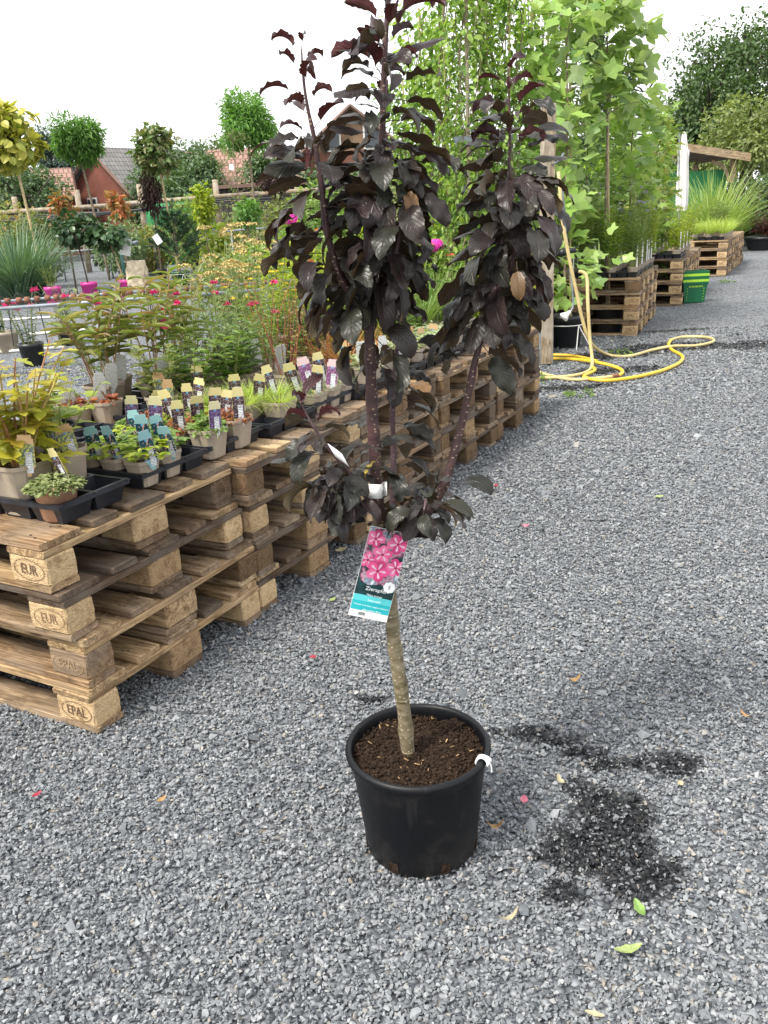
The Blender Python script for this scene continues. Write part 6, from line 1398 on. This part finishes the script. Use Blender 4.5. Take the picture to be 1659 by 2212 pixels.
b = atY(463, 370, 43); house('tiled_house', 'house with a pale orange tiled roof behind the airy tree', (b[0], 45, 0), 0, 2.6, 6, 1.9, atY(463, 330, 45)[2], M_PLAST, M_TILE)
b = atY(585, 370, 43); t = house('tiled_house', 'wide house with an orange tiled roof behind the purple shrub', (b[0] + .6, 45.5, 0), 0, 6.0, 6, 1.7, atY(585, 334, 45)[2], M_PLAST, M_TILE)
b = atY(757, 236, 42); t = house('gabled_house', 'tall brown boarded gable house behind the main crown', (b[0], 45, 0), PI / 2, 7, 4.4, atY(690, 330, 42)[2], b[2], M_BRICK, M_TILE, M_BRNB); win(t, -3.55, .9, 4.4, .8, 1.0, 'x'); win(t, -3.55, -.9, 4.4, .8, 1.0, 'x')
p0, p1 = atY(470, 410, 33), atY(650, 396, 33); t = thing('dark_shed', 'low dark boarded shed with a red roof edge behind the fence', 'shed', gz((p0 + p1) / 2)); R_ = np.array(t.location)
m = MB(); m.box((0, 1.0, p0[2] / 2), (p1[0] - p0[0], 2.0, p0[2])); m.obj('wall', M_DKB, t); m = MB(); m.box((0, .9, p0[2] + .08), (p1[0] - p0[0] + .3, 2.4, .12)); m.obj('roof', M_TILE, t)
# trees and bushes in the far background
far = [(20, 330, 36, 2.2, 1.9, 0), (85, 245, 52, 1.4, 3.2, 2), (105, 250, 50, 1.0, 2.4, 2), (52, 350, 38, 1.6, 1.4, 0), (310, 340, 44, 1.5, 1.8, 0), (395, 300, 42, 1.7, 2.0, 0), (425, 325, 40, 1.5, 1.6, 0), (370, 365, 36, 1.3, 1.2, 0), (465, 265, 50, 1.6, 2.6, 1), (560, 320, 40, 1.4, 1.6, 0), (640, 340, 38, 1.8, 1.6, 0), (700, 372, 34, 1.6, 1.3, 1), (235, 325, 60, 1.2, 1.4, 2), (-20, 360, 40, 2.4, 1.8, 1), (860, 300, 40, 2.4, 2.4, 1), (950, 240, 36, 2.6, 2.8, 1), (1050, 250, 38, 2.6, 2.6, 0), (1150, 200, 36, 2.4, 3.0, 1), (1250, 260, 34, 2.4, 2.4, 0), (1350, 280, 32, 2.0, 2.2, 1), (1430, 300, 34, 2.2, 2.0, 0), (780, 350, 36, 2.0, 1.8, 0)]
G_FAR = [leafmat('far_leaf', [(.075, .125, .06), (.10, .165, .075), (.13, .20, .09)], trans=.3), leafmat('far_pale_leaf', [(.13, .19, .08), (.17, .24, .10), (.11, .16, .07)], trans=.3), leafmat('far_blue_leaf', [(.06, .10, .08), (.09, .13, .11)], trans=.2)]
FD = ['dark green', 'pale green', 'blue-grey']
xs = sorted(f[0] for f in far)
for k, (x, yt, Y, rx, rz, c) in enumerate(far):
    bigtree('background_tree', f'{FD[c]} background tree, {(NUM + ["twenty-sixth"])[xs.index(x)]} from the left along the skyline', x, yt, Y, rx, rz, G_FAR[c], 4200, .17, T=T_oval(.6), lumps=20, group='trees along the skyline')
# fallen leaves and petals on the gravel
M_GLEAF = plain('fallen_green', (.16, .27, .06), .5, .2, 40); M_PGLEAF = plain('fallen_pale_green', (.28, .34, .12), .5, .2, 40); M_BLEAF = plain('fallen_brown', (.34, .20, .08), .7, .3, 60); M_PINKP = plain('fallen_pink', (.55, .14, .20), .5, .2, 60); M_REDP = plain('fallen_red', (.30, .02, .04), .5, .2, 60); M_CREAM = plain('fallen_cream', (.38, .32, .20), .6, .2, 60)
def fallen(label, x, y, size, wd, mat, rz, curl=.3):
    p = atZ(x, y, .018); V = []; F = []
    for i in range(7):
        q = i / 6; hw = wd * .5 * math.sin(PI * (.06 + .9 * q)) * (1.12 if i % 2 else .92); z = curl * (q - .5) ** 2 * size * 2
        V += [(size * (q - .5), -hw, z + hw * .3), (size * (q - .5), 0, z), (size * (q - .5), hw, z + hw * .35)]
        if i: a = 3 * i; F += [(a - 3, a, a + 1, a - 2), (a - 2, a + 1, a + 2, a - 1)]
    o = link('fallen_leaf', mk('fallen_leaf', V, F), None, mat); o.location = tuple(p); o.rotation_euler = (random.uniform(-.2, .2), random.uniform(-.2, .2), rz); md = o.modifiers.new('t', 'SOLIDIFY'); md.thickness = .0005
    tag(o, label, 'leaf', 'fallen leaves on the gravel')
fallen('toothed green leaf lying on the wet gravel patch', 1381, 1963, .042, .020, M_GLEAF, 1.7); fallen('long pale green leaf in the lower right of the gravel', 1357, 2053, .056, .022, M_PGLEAF, .2)
fallen('curled brown leaf right of the pot', 1068, 1788, .042, .016, M_BLEAF, .1, 1.0); fallen('yellowish leaf behind the wet patch', 1211, 1688, .034, .015, M_CREAM, 1.9, .6); fallen('pink petal on the gravel right of the pot', 1132, 1728, .026, .018, M_PINKP, 1.3)
fallen('dark red petal left of the hanging tag', 676, 1420, .022, .020, M_REDP, .4); fallen('red petal near the left picture edge', 80, 1717, .026, .015, M_REDP, .9); fallen('pale pink petal beside the lowest dark leaves', 1134, 1137, .034, .024, M_PINKP, .1, .6); fallen('small red petal by the leaning branch', 1071, 1049, .026, .018, M_REDP, .6)
fallen('pale grey-green leaf under the second pallet stack', 737, 1189, .05, .032, M_CREAM, .2); fallen('brown seed leaf in the middle of the aisle', 1240, 1470, .045, .016, M_BLEAF, .2, .9); fallen('small lime leaf far up the aisle', 1423, 1074, .045, .03, M_PGLEAF, .3); fallen('dry tan leaf sliver below the wet patch', 1102, 1983, .045, .010, M_CREAM, .4, .8)
fallen('pale wood sliver at the bottom of the picture', 1285, 2190, .034, .010, M_CREAM, -.4, .1); fallen('orange-brown leaf scrap at the right edge of the aisle', 1612, 1548, .04, .014, M_BLEAF, 2.0, .7); fallen('cream leaf scrap by the long wet streak', 1470, 1692, .016, .014, M_CREAM, .5); fallen('lime flower scrap beside a red petal near the stacks', 718, 1296, .03, .02, M_PGLEAF, .7); fallen('brown leaf scrap left of the pot', 350, 1727, .026, .014, M_BLEAF, .7)
for k, (x, y, nm) in enumerate(((1165, 820, 'at the hose coil'), (1250, 855, 'before the hose coil'), (1340, 765, 'under the hose loop'), (1570, 610, 'beside the farthest row'))):
    t = thing('gravel_weed', f'small green weed tuft growing in the gravel {nm}', 'weed', atZ(x, y, .004), 0, 'weeds in the gravel'); p_rosette(t, .004, 40, .10, .04, OV, G_MID, .04)
print('objects', len(bpy.data.objects), 'tris', sum(len(m.loops) - 2 * len(m.polygons) for m in bpy.data.meshes))
